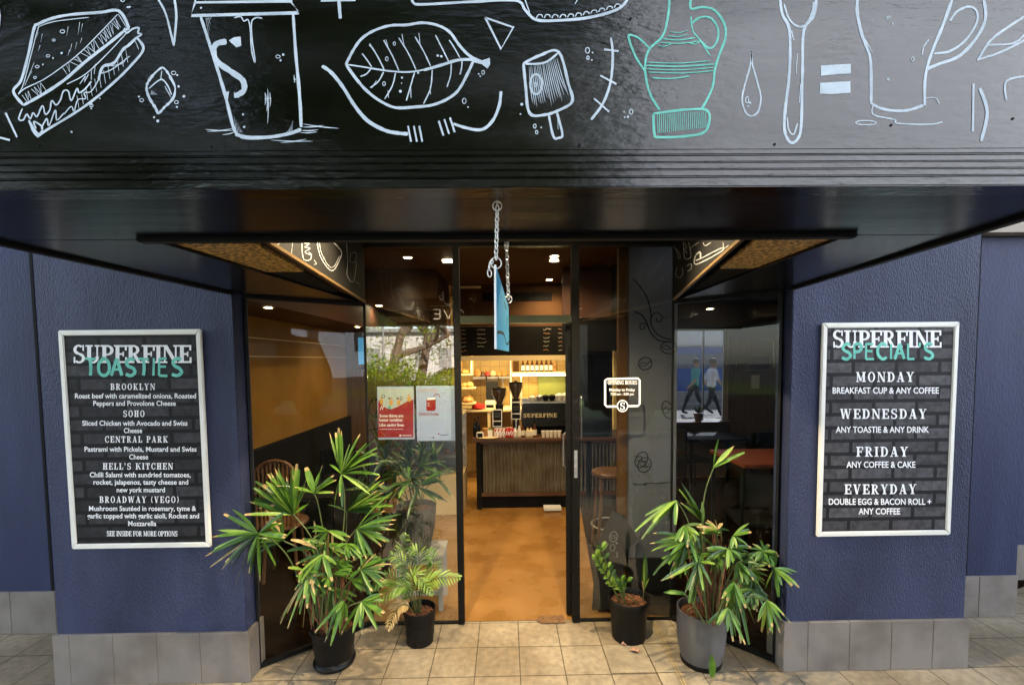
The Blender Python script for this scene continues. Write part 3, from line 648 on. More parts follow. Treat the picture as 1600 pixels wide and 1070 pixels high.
def leaf_(k):
    k.line([(120, 300), (160, 225), (200, 175), (260, 140), (330, 120), (400, 118), (470, 108), (540, 118), (600, 150), (640, 205), (680, 250), (715, 275)], 15)
    k.line([(120, 300), (170, 370), (220, 425), (280, 470), (350, 500), (440, 497), (520, 488), (590, 460), (640, 420), (680, 350), (710, 285)], 15)
    k.line([(120, 300), (200, 312), (300, 328), (400, 336), (480, 325), (560, 302), (630, 282), (715, 275)], 9); k.line([(480, 327), (560, 304), (640, 280), (715, 278)], 16)
    k.poly([(712, 265), (750, 282), (786, 270), (788, 300), (775, 320), (750, 300), (712, 290)])
    for st in (((240, 312), (215, 275), (195, 250)), ((298, 325), (265, 260), (230, 205)), ((365, 328), (335, 260), (295, 188)), ((445, 325), (410, 250), (365, 178)), ((512, 308), (480, 240), (440, 172)), ((595, 285), (560, 215), (535, 165)), ((648, 270), (620, 220), (598, 188)),
               ((235, 322), (215, 345), (188, 356)), ((295, 335), (270, 380), (232, 408)), ((350, 340), (335, 400), (300, 460)), ((438, 338), (420, 400), (400, 468)), ((520, 325), (512, 410), (480, 482)), ((608, 295), (605, 350), (588, 405)), ((658, 285), (655, 320), (648, 348))): k.line(st, 7)
    for (x, y, x2, y2) in ((320, 235, 305, 185), (390, 215, 380, 160), (465, 215, 458, 155), (250, 230, 228, 212), (420, 395, 422, 455), (315, 420, 318, 455), (510, 400, 512, 440), (262, 375, 240, 410)): k.line([(x, y), (x2, y2)], 5, sm=False)
    for (x, y, r) in ((345, 205, 8), (310, 275, 9), (297, 390, 9), (373, 425, 7), (380, 362, 5), (455, 340, 5), (545, 260, 6), (562, 264, 6), (668, 470, 12), (685, 498, 4), (755, 338, 9), (735, 345, 4), (742, 356, 4), (378, 388, 3)): k.ring(x, y, r * .7, r, 4) if r > 7 else k.dot(x, y, r)
    k.line([(10, 308), (55, 340), (110, 410), (160, 490), (220, 560), (300, 605), (360, 618), (408, 622)], 19)
    for x in (408, 435, 460): k.line([(x, 585), (x + 14, 658)], 14, sm=False)
    for x in (550, 576, 602): k.line([(x, 562 - (x - 550) * .3), (x + 22, 630 - (x - 550) * .3)], 14, sm=False)
    k.line([(618, 575), (680, 595), (750, 602), (800, 560), (830, 490), (838, 425)], 16)
    k.line([(765, 85), (895, 130), (838, 230), (765, 85)], 15, sm=False)
    k.line([(5, 6), (165, 2)], 20, sm=False); k.line([(88, 0), (95, 90)], 26, sm=False)
    k.line([(425, -10), (435, 18), (480, 24), (700, 12), (905, 6), (950, 50), (1000, 95), (1100, 98), (1250, 84), (1380, 45), (1430, -8)], 15); k.line([(945, -10), (970, 60)], 8)
    for i in range(11):
        x = 1015 + i * 36; y = 88 - (max(0, i - 3) ** 1.5) * 2.6
        k.line([(x - 14, y), (x - 4, y - 16), (x + 12, y - 14), (x + 14, y - 4)], 6)
    k.line([(1180, 22), (1200, -10)], 7)
drawing('leaf_drawing', 500, 0, .3375, leaf_)
def lolly(k):
    k.line([(942, 295), (952, 400), (970, 525), (1040, 533), (1110, 510), (1168, 470), (1150, 390), (1105, 242), (1020, 258), (942, 295)], 15, wob=.08)
    k.line([(950, 298), (1040, 292), (1105, 245)], 11)
    for i in range(18):
        t = i / 17; x0 = 965 + t * 130; y0 = 300 - t * 40; x1 = 985 + t * 165; y1 = 525 - t * 60
        k.line([(x0 + random.uniform(-3, 3), y0 + 8), ((x0 + x1) / 2, (y0 + y1) / 2), (x1, y1 - random.uniform(0, 50))], 5, taper=2)
    k.ring(1000, 392, 27, 46, 11); k.ring(998, 394, 5, 10, 6)
    k.line([(1058, 530), (1080, 632), (1105, 640), (1122, 622), (1095, 518)], 13); k.line([(1100, 535), (1102, 600)], 4)
    for (x, y, r) in ((1238, 236, 13), (1240, 270, 8), (1262, 246, 4), (1258, 280, 4), (994, 586, 9), (1003, 614, 8), (1024, 592, 4), (934, 485, 7), (928, 530, 4), (1440, 520, 11), (1425, 543, 6), (1408, 520, 4), (1410, 545, 4)): k.ring(x, y, r * .7, r, 5) if r > 7 else k.dot(x, y, r)
    k.line([(1346, 178), (1355, 260), (1345, 380), (1310, 480), (1255, 556)], 13)
    for st in (((1315, 232), (1382, 240)), ((1298, 352), (1372, 392)), ((1268, 458), (1338, 520))): k.line(st, 13, sm=False)
drawing('ice_lolly_drawing', 500, 0, .3375, lolly)
def pitcher(k):
    T = 1
    k.line([(122, -10), (118, 60), (95, 150), (40, 205), (22, 260), (25, 330), (45, 400), (82, 460)], 11, T); k.line([(212, -10), (212, 38), (260, 32), (310, 45), (350, 100), (355, 160), (330, 230), (312, 290), (300, 370), (255, 460)], 11, T)
    k.line([(212, 70), (220, 130), (250, 170), (292, 235)], 7, T); k.line([(215, 100), (250, 75), (295, 78), (325, 125), (318, 180), (288, 203), (250, 170)], 10, T)
    k.line([(40, 205), (0, 165), (-30, 150), (-48, 155), (-20, 235), (22, 300)], 10, T)
    k.line([(55, 475), (60, 560), (80, 573), (200, 568), (275, 545), (283, 465), (200, 458), (55, 475)], 12, T)
    for i in range(26): x = 72 + i * 8; k.line([(x, 475 - i * .3), (x + 2, 556 - i * .9)], 4, T, sm=False)
    for (y, a, b2, c) in ((135, 125, 200, 3), (152, 115, 195, 4), (165, 95, 230, 6), (180, 85, 245, 5), (192, 75, 130, 4), (182, 205, 250, 4), (275, 22, 315, 7), (290, 30, 305, 5), (303, 35, 312, 5), (326, 50, 205, 7), (262, 30, 290, 5)): k.line([(a, y), ((a + b2) / 2, y + 4), (b2, y - 6)], c, T)
drawing('jug_drawing', 1000, 0, .375, pitcher)
def spoon(k):
    k.line([(463, 215), (460, 270), (435, 360), (425, 420), (440, 470), (465, 485), (492, 465), (503, 410), (490, 350), (468, 270), (463, 215)], 8, taper=False); k.ring(446, 418, 6, 14, 4); k.dot(458, 430, 5); k.dot(450, 445, 4)
    k.line([(582, -10), (592, 60), (622, 130), (622, 300), (602, 480), (605, 560), (632, 597), (662, 570), (672, 500), (676, 300), (682, 130), (722, 70), (735, -10)], 14)
    k.line([(600, 20), (620, 80), (655, 112), (690, 105), (718, 50), (722, 10)], 9); k.line([(640, 170), (630, 130)], 8); k.line([(672, 170), (690, 120)], 8); k.line([(655, 225), (650, 310)], 6); k.line([(612, 490), (620, 545), (640, 560), (655, 515)], 7); k.line([(668, 350), (664, 430)], 7)
    k.poly([(752, 275), (878, 268), (876, 308), (815, 312), (752, 318)]); k.poly([(750, 347), (876, 340), (876, 388), (800, 394), (748, 392)])
drawing('spoon_drawing', 1000, 0, .375, spoon)
def mug(k):
    k.line([(905, -10), (905, 60), (925, 150), (955, 230), (962, 300), (962, 430)], 15); k.line([(960, 430), (1000, 452), (1060, 463), (1120, 460), (1180, 440)], 13)
    k.line([(1185, 440), (1188, 320), (1215, 220), (1260, 110), (1300, 0)], 15); k.line([(1195, 290), (1240, 270), (1330, 235), (1400, 160), (1438, 80), (1430, -10)], 15)
    k.line([(1225, 225), (1290, 215), (1355, 170), (1400, 100), (1402, 50), (1370, 30), (1320, 50), (1290, 90)], 11)
    k.line([(920, 140), (945, 180), (968, 222)], 6, taper=2); k.line([(1175, 230), (1180, 200), (1203, 165)], 6)
    k.ring(940, 513, 42, 9, 5); k.line([(970, 440), (972, 480), (1060, 500), (1070, 515), (1200, 520), (1260, 510)], 6); k.line([(1190, 410), (1230, 410), (1245, 435)], 5)
    for (x, y, r) in ((1135, 248, 9), (1033, 332, 6), (1052, 100, 4)): k.ring(x, y, r * .6, r, 4) if r > 7 else k.dot(x, y, r)
    for i in range(5): k.line([(1026 + i * 4, 68), (1026 + i * 4, 86 - i * 2)], 3, sm=False)
    k.line([(1405, 255), (1460, 170), (1540, 110), (1620, 60)], 11); k.line([(1410, 250), (1500, 220), (1620, 160)], 10); k.line([(1450, 190), (1560, 180), (1620, 120)], 8)
    k.line([(1388, 350), (1385, 550)], 14); k.line([(1415, 370), (1445, 470), (1420, 590)], 16); k.line([(1525, 420), (1525, 340), (1620, 318)], 10)
drawing('mug_drawing', 1000, 0, .375, mug)

# chalk on the splayed boards inside the canopy (traced on each board's plane) and the farewell line on the inner board
def on_board(s_):
    p, nn = cbn[s_]; return lambda x, y: on_plane(x, y, p, nn) - CO
k = Ink(on_board(-1), cbn[-1][1], .0008)
for st, wd in (((( 417, 378), (432, 383), (437, 377)), 2.4), (((457, 378), (455, 396)), 1.3), (((471, 378), (473, 402), (478, 407), (485, 405), (486, 398), (482, 394)), 1.6),
               (((474, 380), (483, 381), (476, 386), (484, 388), (476, 394), (484, 398)), 1.3), (((495, 378), (500, 400), (513, 420), (522, 421), (531, 404), (533, 393), (520, 378)), 1.3), (((498, 378), (503, 398), (514, 416), (522, 416), (530, 400)), .9),
               (((541, 378), (543, 410), (542, 430), (552, 440), (557, 409)), 1.0), (((548, 396), (556, 395), (555, 408), (547, 409), (548, 396)), .8), (((490, 406), (494, 412), (490, 413)), .8), (((555, 440), (562, 444)), .9)): k.line(st, wd)
k.build('chalk_drawing', M['chalkdim'], cb[-1])
k = Ink(on_board(1), cbn[1][1], .0008)
for st, wd in ((((1050, 380), (1057, 392), (1060, 402), (1063, 404), (1062, 396), (1056, 388)), 1.1), (((1068, 378), (1069, 398), (1072, 405), (1080, 400), (1076, 378)), 1.2), (((1070, 380), (1073, 386), (1070, 390), (1074, 396)), .8), (((1078, 388), (1092, 379)), 1.2),
               (((1099, 379), (1102, 384), (1111, 379)), 1.1), (((1130, 379), (1132, 388), (1139, 383)), 1.2), (((1087, 399), (1088, 413), (1127, 393), (1127, 388), (1095, 404), (1087, 407)), 1.6), (((1088, 398), (1094, 394), (1095, 403)), 2.5), (((1073, 416), (1080, 412), (1080, 420), (1074, 424)), 1.1), (((1058, 418), (1056, 430), (1062, 434), (1067, 428), (1066, 418)), 1.1)): k.line(st, wd)
k.build('chalk_drawing', M['chalkdim'], cb[1])
ink = Ink(lambda x, y: Vector((-x, 1.388, y)) - CO, (0, 1, 0), .0008)        # read from inside, so x runs the other way
hand(ink, 'WE HOPE', -1.03, -.58, 2.16, 2.25, .012); hand(ink, 'LOVE!', .30, .78, 2.16, 2.25, .012)
for x in (-.95, -.62, -.25, .18, .5, .74):
    ink.line([(x, 2.42), (x + .015, 2.31), (x + .09, 2.31), (x + .11, 2.42)], .008); ink.line([(x + .11, 2.39), (x + .15, 2.37), (x + .1, 2.33)], .007)
for x in (-.46, -.05, .34):
    ink.ring(x, 2.36, .05, .03, .007, a=.5); ink.line([(x - .02, 2.34), (x, 2.36), (x + .03, 2.38)], .006)
ink.line([(-1.0, 2.285), (1.0, 2.285)], .005, sm=False)
ink.build('chalk_lettering', M['white'], ib)
for (x, y) in ((-.485, 1.95), (.42, 1.95)):
    m = CMB(); m.lathe([(.045, 2.588), (.045, 2.5995)], (x, y, 0), 16); dl = m.build('downlight', M['lamp'], can)
    l = bpy.data.lights.new('canopy_lamp', 'SPOT'); l.energy = 44; l.color = (1, .78, .48); l.spot_size = R(130); l.spot_blend = .6; l.shadow_soft_size = .015
    lo = bpy.data.objects.new('canopy_lamp', l); COL.objects.link(lo); lo.location = (x, y, 2.575)

# ------------------------------------------------------------------ shopfront glazing
sf = empty('shopfront', (0, Yd, 0), 'black framed glazed shopfront with doorway standing open in the middle', 'shopfront')
def sfb(name, spans, m_, **k):
    q = MB()
    for s_ in spans: q.span([s_[0][0], s_[0][1] - Yd, s_[0][2]], [s_[1][0], s_[1][1] - Yd, s_[1][2]])
    return q.build(name, m_, sf, **k)
pl0, pl1, pr0, pr1 = -.333, -.292, .425, .474
sfb('door_post', [((pl0, Yd - .03, .005), (pl1, Yd + .03, 2.47))], M['jamb'], bevel=.003)
sfb('door_post', [((pr0, Yd - .03, .005), (pr1, Yd + .03, 2.47))], M['jamb'], bevel=.003)
sfb('door_head', [((pl1 + .001, Yd - .028, 1.985), (pr0 - .001, Yd + .028, 2.034))], mat('painted_green_reflection', (.020, .027, .008), .3, (.034, .043, .014), 9), bevel=.003)  # green reflection on the black head bar, put into its colour
sfb('top_rail', [((-.905, Yd - .03, 2.472), (1.088, Yd + .03, 2.60))], M['black'], bevel=.003)
sfb('corner_bead', [((-.913, Yd - .006, .004), (-.899, Yd + .008, 2.471))], M['black'])
sfb('corner_bead', [((1.082, Yd - .006, .004), (1.094, Yd + .008, 2.471))], M['black'])
sfb('glass_pane', [((-.897, Yd - .004, .012), (pl0 - .001, Yd + .004, 2.471))], M['glass'])
sfb('glass_pane', [((pr1 + .001, Yd - .004, .012), (1.080, Yd + .004, 2.471))], M['glass_front'])
sfb('transom_pane', [((pl1 + .001, Yd - .004, 2.036), (pr0 - .001, Yd + .004, 2.471))], M['glass_side'])
sfb('bottom_rail', [((-.897, Yd - .015, .004), (pl0 - .001, Yd + .015, .0115))], M['black'])
sfb('bottom_rail', [((pr1 + .001, Yd - .015, .004), (1.080, Yd + .015, .0115))], M['black'])
def side(p, q, label):
    p, q = Vector((*p, 0)), Vector((*q, 0)); d = (q - p); L = d.length; ang = math.atan2(d.y, d.x)
    t = empty('side_window', p, label, 'window', rz=ang)
    m = MB(); m.span((.012, -.004, .03), (L - .012, .004, ZS - .018)); m.build('glass_pane', M['glass_side'], t)
    m = MB(); m.span((0, -.015, .004), (L - .012, .015, .0295)); m.span((0, -.015, ZS - .0175), (L - .012, .015, ZS - .001)); m.build('rail', M['black'], t)
    m = MB(); m.span((-.002, -.02, .004), (.0115, .02, ZS - .018)); m.build('stile', M['black'], t)
    return t
swl = side(gl[0], (gl[1][0], gl[1][1]), 'splayed glass side window beside the toasties pilaster, yellow wall behind it')
swr = side((gl[3][0], gl[3][1]), (gl[2][0], gl[2][1]), 'splayed glass side window beside the specials pilaster, table and far window behind it')
# the open door leaf
dr = empty('entrance_door', (.412, Yd + .045, 0), 'black framed glass door leaf swung open into the cafe', 'door', rz=R(81.5))
m = MB(); m.span((0, -.02, .02), (.06, .02, 1.975)); m.span((.77, -.02, .02), (.83, .02, 1.975)); m.span((.061, -.019, 1.90), (.769, .019, 1.975)); m.span((.061, -.019, .02), (.769, .019, .16)); m.build('frame', M['jamb'], dr, bevel=.003)
m = MB(); m.span((.061, -.004, .161), (.769, .004, 1.899)); m.build('glass_pane', M['glass_plain'], dr)
m = MB(); m.tube([(.72, .021, .85), (.72, .05, .87), (.72, .05, 1.13), (.72, .021, 1.15)], .009, 8); m.build('handle', M['steel'], dr, smooth=True)

# ================================================================== SIGNS AND NOTICES
def framed_sign(px, label, lines, name, pm):
    c = [at(x, y, Yp) for x, y in px]
    x0 = (c[0].x + c[3].x) / 2; x1 = (c[1].x + c[2].x) / 2; z1 = (c[0].z + c[1].z) / 2; z0 = (c[2].z + c[3].z) / 2
    t = empty('menu_sign', (x0, Yp, z0), label, 'sign'); o = Vector((x0, Yp, z0)); W, H = x1 - x0, z1 - z0; f = .027
    m = MB()
    def rail(a, b, ip, iq):
        m.prism([(a[0], -.006, a[1]), (b[0], -.006, b[1]), (iq[0], -.006, iq[1]), (ip[0], -.006, ip[1])], (0, -.017, 0))
    e = .0004
    rail((0 + e, 0), (W - e, 0), (f, f), (W - f, f)); rail((W, 0 + e), (W, H - e), (W - f, f), (W - f, H - f)); rail((W - e, H), (e, H), (W - f, H - f), (f, H - f)); rail((0, H - e), (0, e), (f, H - f), (f, f))
    m.build('frame', M['alu'], t, bevel=.004)
    m = MB(); m.span((f * .6, -.016, f * .6), (W - f * .6, -.005, H - f * .6)); panel = m.build('printed_panel', pm, t)
    ink = Ink((lambda x, y: at(215 + (x - 217) * .955, 1.0 + y, Yp - .016) - o) if x0 < 0 else (lambda x, y: at(1384 + (x - 1384) * .97, 2 + y, Yp - .016) - o), (0, -1, 0), .0006, .000012)
    lines(ink)
    ink.build('lettering', [M['white'], M['teal']], panel)
    m = MB(); m.lathe([(.004, 0), (.004, .003)], (0, 0, 0), 8)
    return t
def toasties(k):
    slab(k, 'SUPERFINE', 111, 305, 566, 538, .02)
    hand(k, 'TOASTIES', 131, 291, 586, 559, 5.2, 1, .02)
    def T(s, a, b, y, cap=7.6): typeset(k, s, a, b, y, -cap)
    slab(k, 'BROOKLYN', 173, 246, 608, 598, .26); T('Roast beef with caramelized onions, Roasted', 115, 313, 621); T('Peppers and Provolone Cheese', 145, 280, 632.5)
    slab(k, 'SOHO', 194, 229, 650, 640, .26); T('Sliced Chicken with Avocado and Swiss', 127, 299, 663.5); T('Cheese', 195, 225, 675)
    slab(k, 'CENTRAL PARK', 164, 267, 690, 680, .26); T('Pastrami with Pickels, Mustard and Swiss', 131, 314, 704); T('Cheese', 204, 235, 716)
    slab(k, "HELL'S KITCHEN", 161, 275, 732, 722, .26); T('Chilli Salami with sundried tomatoes,', 139, 304, 744); T('rocket, jalapenos, tasty cheese and', 145, 300, 755.5); T('new york mustard', 183, 262, 767.5)
    slab(k, 'BROADWAY (VEGO)', 155, 285, 784, 774, .26); T('Mushroom Saut\u00e9ed in rosemary, tyme &', 138, 313, 796.5); T('garlic topped with garlic aioli, Rocket and', 135, 318, 808); T('Mozzarella', 202, 248, 820)
    slab(k, 'SEE INSIDE FOR MORE OPTIONS', 167, 283, 836, 828, .03)
def specials(k):
    slab(k, 'SUPERFINE', 1298, 1473, 541, 514, .02)
    hand(k, "SPECIAL'S", 1312, 1461, 559, 535, 4.6, 1, .02)
    def T(s, a, b, y, cap=9.5): typeset(k, s, a, b, y, -cap)
    slab(k, 'MONDAY', 1336, 1429, 594.5, 579, .24); T('BREAKFAST CUP & ANY COFFEE', 1298, 1469, 612.5)
    slab(k, 'WEDNESDAY', 1310, 1449, 652, 636.5, .24); T('ANY TOASTIE & ANY DRINK', 1303, 1453, 673.5)
    slab(k, 'FRIDAY', 1336, 1419, 711, 695.5, .24); T('ANY COFFEE & CAKE', 1320, 1431, 728)
    slab(k, 'EVERYDAY', 1317, 1433, 769.5, 754, .24); T('DOUBLE EGG & BACON ROLL +', 1292, 1457, 786); T('ANY COFFEE', 1340, 1407, 801)
framed_sign(((96, 518), (318, 513), (333, 853), (118, 854)), 'silver framed toasties menu sign with black brick print on the blue wall', toasties, 'toasties', M['print'])
framed_sign(((1283, 505), (1493, 503), (1480, 833), (1271, 836)), 'silver framed specials menu sign with grey brick print on the blue wall', specials, 'specials', M['print2'])

def notice(px, Y, name, label, cat, base, draw, mats, th=.003):
    c = [at(x, y, Y) for x, y in px]; x0, x1, z0, z1 = c[0].x, c[1].x, c[1].z, c[0].z
    t = empty(name, (x0, Y, z0), label, cat); o = Vector((x0, Y, z0))
    m = MB(); m.span((0, 0, 0), (x1 - x0, th, z1 - z0)); p = m.build('sheet', base, t)
    ink = Ink(lambda x, y: at(x, y, Y) - o, (0, -1, 0), .0008, .000012); draw(ink)
    if ink.mb.f: ink.build('print', mats, p)
    return t
def redposter(k):
    # 0 white 1 red 2 grey sky 3 dark 4 yellow 5 teal 6 pink
    k.poly([(591, 606), (646, 606), (646, 683), (591, 683)], 1)
    k.poly([(591, 606), (646, 606), (646, 624), (636, 627), (622, 635), (612, 639), (602, 637), (596, 630), (591, 625)], 2)
    for (x, y, c1) in ((596, 624, 4), (611, 626, 4), (623, 626, 4), (639, 620, 4)):
        k.poly([(x - 3, y), (x + 3, y - 1), (x + 2, y + 7), (x - 2, y + 7)], c1); k.dot(x, y - 3, 1.9, 6)
    k.ring(599, 619, 2.2, 2.8, .8, 3); k.ring(627, 622, 1.8, 2.6, .8, 3); k.poly([(606, 634), (611, 633), (611, 639), (607, 639)], 5); k.dot(608, 622, 1.5, 3); k.dot(621, 622, 1.5, 3)
    k.line([(594, 640), (597, 633)], 1.3, 0, False); k.line([(597, 640), (600, 633)], 1.3, 0, False)
    typeset(k, 'Some things are', 593, 630, 651.5, -4.6, 0); typeset(k, 'better together.', 593, 630, 658, -4.6, 0); typeset(k, 'Like saving lives.', 593, 632, 665.8, -4.6, 0)
    k.line([(593, 670.3), (630, 670.3)], .8, 0, False); k.dot(625.5, 680, 1.4, 0); k.line([(629, 680), (643, 680)], 1.1, 0, False); k.line([(595, 674), (602, 680)], .8, 6, False)
notice(((589, 604), (648, 686)), Yd + .010, 'poster', 'red charity poster with white lettering inside the front glass', 'poster', M['paper'], redposter,
       [M['white'], M['redprint'], flat('pale_print', (.42, .46, .46)), M['matblack'], flat('mustard_print', (.55, .30, .05)), M['tealcloth'], M['skin']])
def plasma(k):
    k.poly([(666.5, 622), (680.5, 621), (681, 638), (679, 641.5), (668, 642), (666, 639)], 1); k.poly([(667.5, 621.8), (680, 621), (680, 624), (667.5, 624.8)], 0)
    k.line([(677, 620), (680, 616.5), (685, 616), (688, 621)], 1.2, 1); 
    for y in (629, 631.5, 634): k.line([(668, y), (671, y)], .8, 0, False)
    typeset(k, 'DONATE PLASMA', 655, 686, 649, -4, 1); typeset(k, 'FULL POTENTIAL', 655, 684, 611.5, -3.6, 2)
    for (a, b2, y) in ((668, 695, 655), (664, 690, 661), (664, 696, 668)): k.line([(a, y), (b2, y)], .7, 4, False)
    k.dot(685.5, 677.5, 1.3, 1); k.line([(688, 679.5), (701, 679.2)], 1.4, 3, False); k.line([(656, 680), (668, 679.6)], .7, 2, False); k.poly([(676, 682), (679, 683.5), (678, 685), (675.5, 683.4)], 3)
notice(((650, 603), (713, 688)), Yd + .010, 'poster', 'pale blue donation poster with red blood bag inside the front glass', 'poster', M['paper'], plasma, [M['white'], M['redprint'], flat('faded_red_print', (.55, .28, .28)), M['matblack'], flat('grey_print', (.30, .33, .42))])
# blue notice on the side window
p0 = on_plane(560, 527, (*gl[1], 0), (-.41, .532, 0)); p1 = on_plane(571, 569, (*gl[1], 0), (-.41, .532, 0))
m = MB(); d = Vector((.532, .41, 0)).normalized(); n_ = Vector((-d.y, d.x, 0)); m.prism([p0 + n_ * .008, Vector((p1.x, p1.y, p0.z)) + n_ * .008, Vector((p1.x, p1.y, p1.z)) + n_ * .008, Vector((p0.x, p0.y, p1.z)) + n_ * .008], n_ * .003)
tag(m.build('blue_notice', flat('bright_blue_sheet', (.02, .22, .62))), 'small plain blue sheet fixed inside the side window corner', 'notice')
# opening-hours transfer
o = at(944, 637, Yd - .005); t = empty('opening_hours_decal', o, 'white opening hours transfer with round letter emblem on the glass', 'decal')
ink = Ink(lambda x, y: at(x, y, Yd - .0045) - o, (0, -1, 0), .0008, .000012)
k = ink; rr = [(948, 592), (997, 591), (999.5, 594), (999.5, 631), (997, 634), (948, 635), (945.5, 632), (945.5, 594.5)]
k.line(rr, 3.0, 0, False, True); slab(k, 'OPENING HOURS', 949.5, 995.5, 600.5, 594.5, .04); typeset(k, 'Monday to Friday', 952, 992, 610.8, -4.2); typeset(k, '7:00 am - 3:00 pm', 954, 990, 617.2, -3.8)
ink.mb.build('frame_and_text', M['white'], t)
m2 = Ink(lambda x, y: at(x, y, Yd - .0045) - o, (0, -1, 0), .003, .000012); m2.poly([(972.5 + 9 * math.cos(i * math.pi / 10), 634 + 9.5 * math.sin(i * math.pi / 10)) for i in range(20)], 1); m2.ring(972.5, 634, 8, 8.6, 1.6, 0, n=20)
slab(m2, 'S', 968.6, 976.4, 640, 628.5); m2.build('emblem', [M['white'], M['matblack']], t)

# hanging sign with its two chains
hs = empty('hanging_sign', (-.01, 1.2, ZS), 'thin blue projecting board hung edge on from two steel chains', 'sign')
HO = Vector((-.01, 1.2, ZS))
A = at(775.5, 545, 1.06); B = at(795.5, 555, 1.40); At = at(775, 414, 1.06); Bt = at(795, 480, 1.40)
dv = (B - A); nrm = Vector((dv.y, -dv.x, 0)).normalized()
zt = At.z
m = MB(); m.prism([A - HO, Vector((B.x, B.y, A.z)) - HO, Vector((B.x, B.y, Bt.z)) - HO, At - HO], -nrm * .004); bd = m.build('board', [M['signblue']], hs)
m = MB(); m.prism([A - HO - nrm * .0045 + Vector((0, -.003, 0)), A - HO + nrm * .0005 + Vector((0, -.003, 0)), At - HO + nrm * .0005 + Vector((0, -.003, 0)), At - HO - nrm * .0045 + Vector((0, -.003, 0))], (0, .0028, 0)); m.build('board_rim', M['paperw'], hs)
L = math.hypot(dv.x, dv.y)
def on_hs(u, v): p = A.lerp(Vector((B.x, B.y, A.z)), u); return Vector((p.x, p.y, A.z + v)) - HO
ink = Ink(on_hs, nrm, .0006)
for x in (.18, .32, .46, .60): ink.line([(x, .055), (x + .01, .155 - x * .05)], .007, 0, False)
ink.line([(.05, .04), (.5, .045), (.75, .02), (.98, .03)], .007); ink.line([(.1, .165), (.5, .14), (.75, .12)], .006); ink.line([(.7, .05), (.82, .1), (.9, .06)], .006)
ink.mb.v = [tuple(v) for v in ink.mb.v]; ink.build('line_drawing', M['matblack'], bd)
def link(m, p, d, size, r, tw):
    d = d.normalized(); a = d.cross(Vector((.3, 1, .1))).normalized(); c = d.cross(a); a2 = a * math.cos(tw) + c * math.sin(tw)
    pts = [p + a2 * math.cos(t) * size * .55 + d * math.sin(t) * size for t in [2 * math.pi * i / 10 for i in range(11)]]
    m.tube(pts, r, 6, cap=False)
def chain(p, q, nlinks, ringtop, ringbot):
    m = MB(); d = q - p; s_ = d.length / nlinks
    for i in range(nlinks): link(m, p + d * ((i + .5) / nlinks), d, s_ * .66, s_ * .14, (i % 2) * 1.57 + .3)
    for (c, rr2) in ((p, ringtop), (q, ringbot)):
        if rr2: m.tube([c + Vector((math.cos(t) * rr2, .1 * rr2 * math.sin(2 * t), math.sin(t) * rr2)) for t in [2 * math.pi * i / 14 for i in range(15)]], rr2 * .13, 6, cap=False)
    return m
p = at(777, 322, 1.06); q = at(775, 405, 1.06)
m = chain(p - HO, q - HO, 10, .0105, 0)
m.tube([at(777.5, 312, 1.06) - HO, at(776.5, 317, 1.06) - HO], .002, 6)
m.tube([Vector((p.x + .0, 1.06, ZS)) - HO, Vector((p.x, 1.058, ZS - .012)) - HO], .0022, 6)
c = at(775, 411, 1.06) - HO; m.tube([c + Vector((math.cos(t) * .0125, .004 * math.cos(t), math.sin(t) * .0125)) for t in [2 * math.pi * i / 16 for i in range(17)]], .0016, 6, cap=False)
pts = [at(x, y, 1.055) - HO for x, y in ((770, 408), (765, 413), (764, 422), (765.5, 432))]
for i in range(3): 
    link(m, (pts[i] + pts[i + 1]) / 2, pts[i + 1] - pts[i], (pts[i + 1] - pts[i]).length * .6, .0014, i * 1.57)
m.build('chain', M['chain'], hs, smooth=True)
p = at(791, 372, 1.37); q = at(794.5, 468, 1.39); m = chain(p - HO, q - HO, 14, .0, .011)
m.tube([Vector((p.x, p.y, ZS - .012)) - HO, p - HO], .002, 6); link(m, at(791.5, 382, 1.37) - HO, Vector((0, 0, 1)), .012, .0016, 0)
m.build('chain', M['steel'], hs, smooth=True)

# small fixings: screws in the fascia, lock plate and hinges on the door posts, screws in the sign frames
for i, (x, y) in enumerate(((60, 228), (330, 230), (640, 226), (905, 228), (1210, 226), (1392, 196), (1582, 186), (250, 60), (770, 200), (985, 30))):
    p_ = on_f(x, y); m = MB(); m.tube([p_ + Vector((0, -.0015, 0)), p_ + Vector((0, .001, 0))], .0028, 8); m.build('screw', M['matblack'], fascia)
m = MB(); p_ = at(897, 730, Yd); m.span((pr0 + .012, -.0335, .98), (pr0 + .034, -.0305, 1.16)); m.build('lock_plate', M['steel'], sf, bevel=.001)
m = MB(); m.tube([(pr0 + .023, -.034, 1.05), (pr0 + .023, -.042, 1.05)], .009, 12); m.build('lock_barrel', M['steel'], sf)
for z in (.25, 1.0, 1.75): m = MB(); m.tube([(pr0 - .006, .034, z), (pr0 - .006, .034, z + .09)], .008, 8); m.build('hinge', M['jamb'], sf)

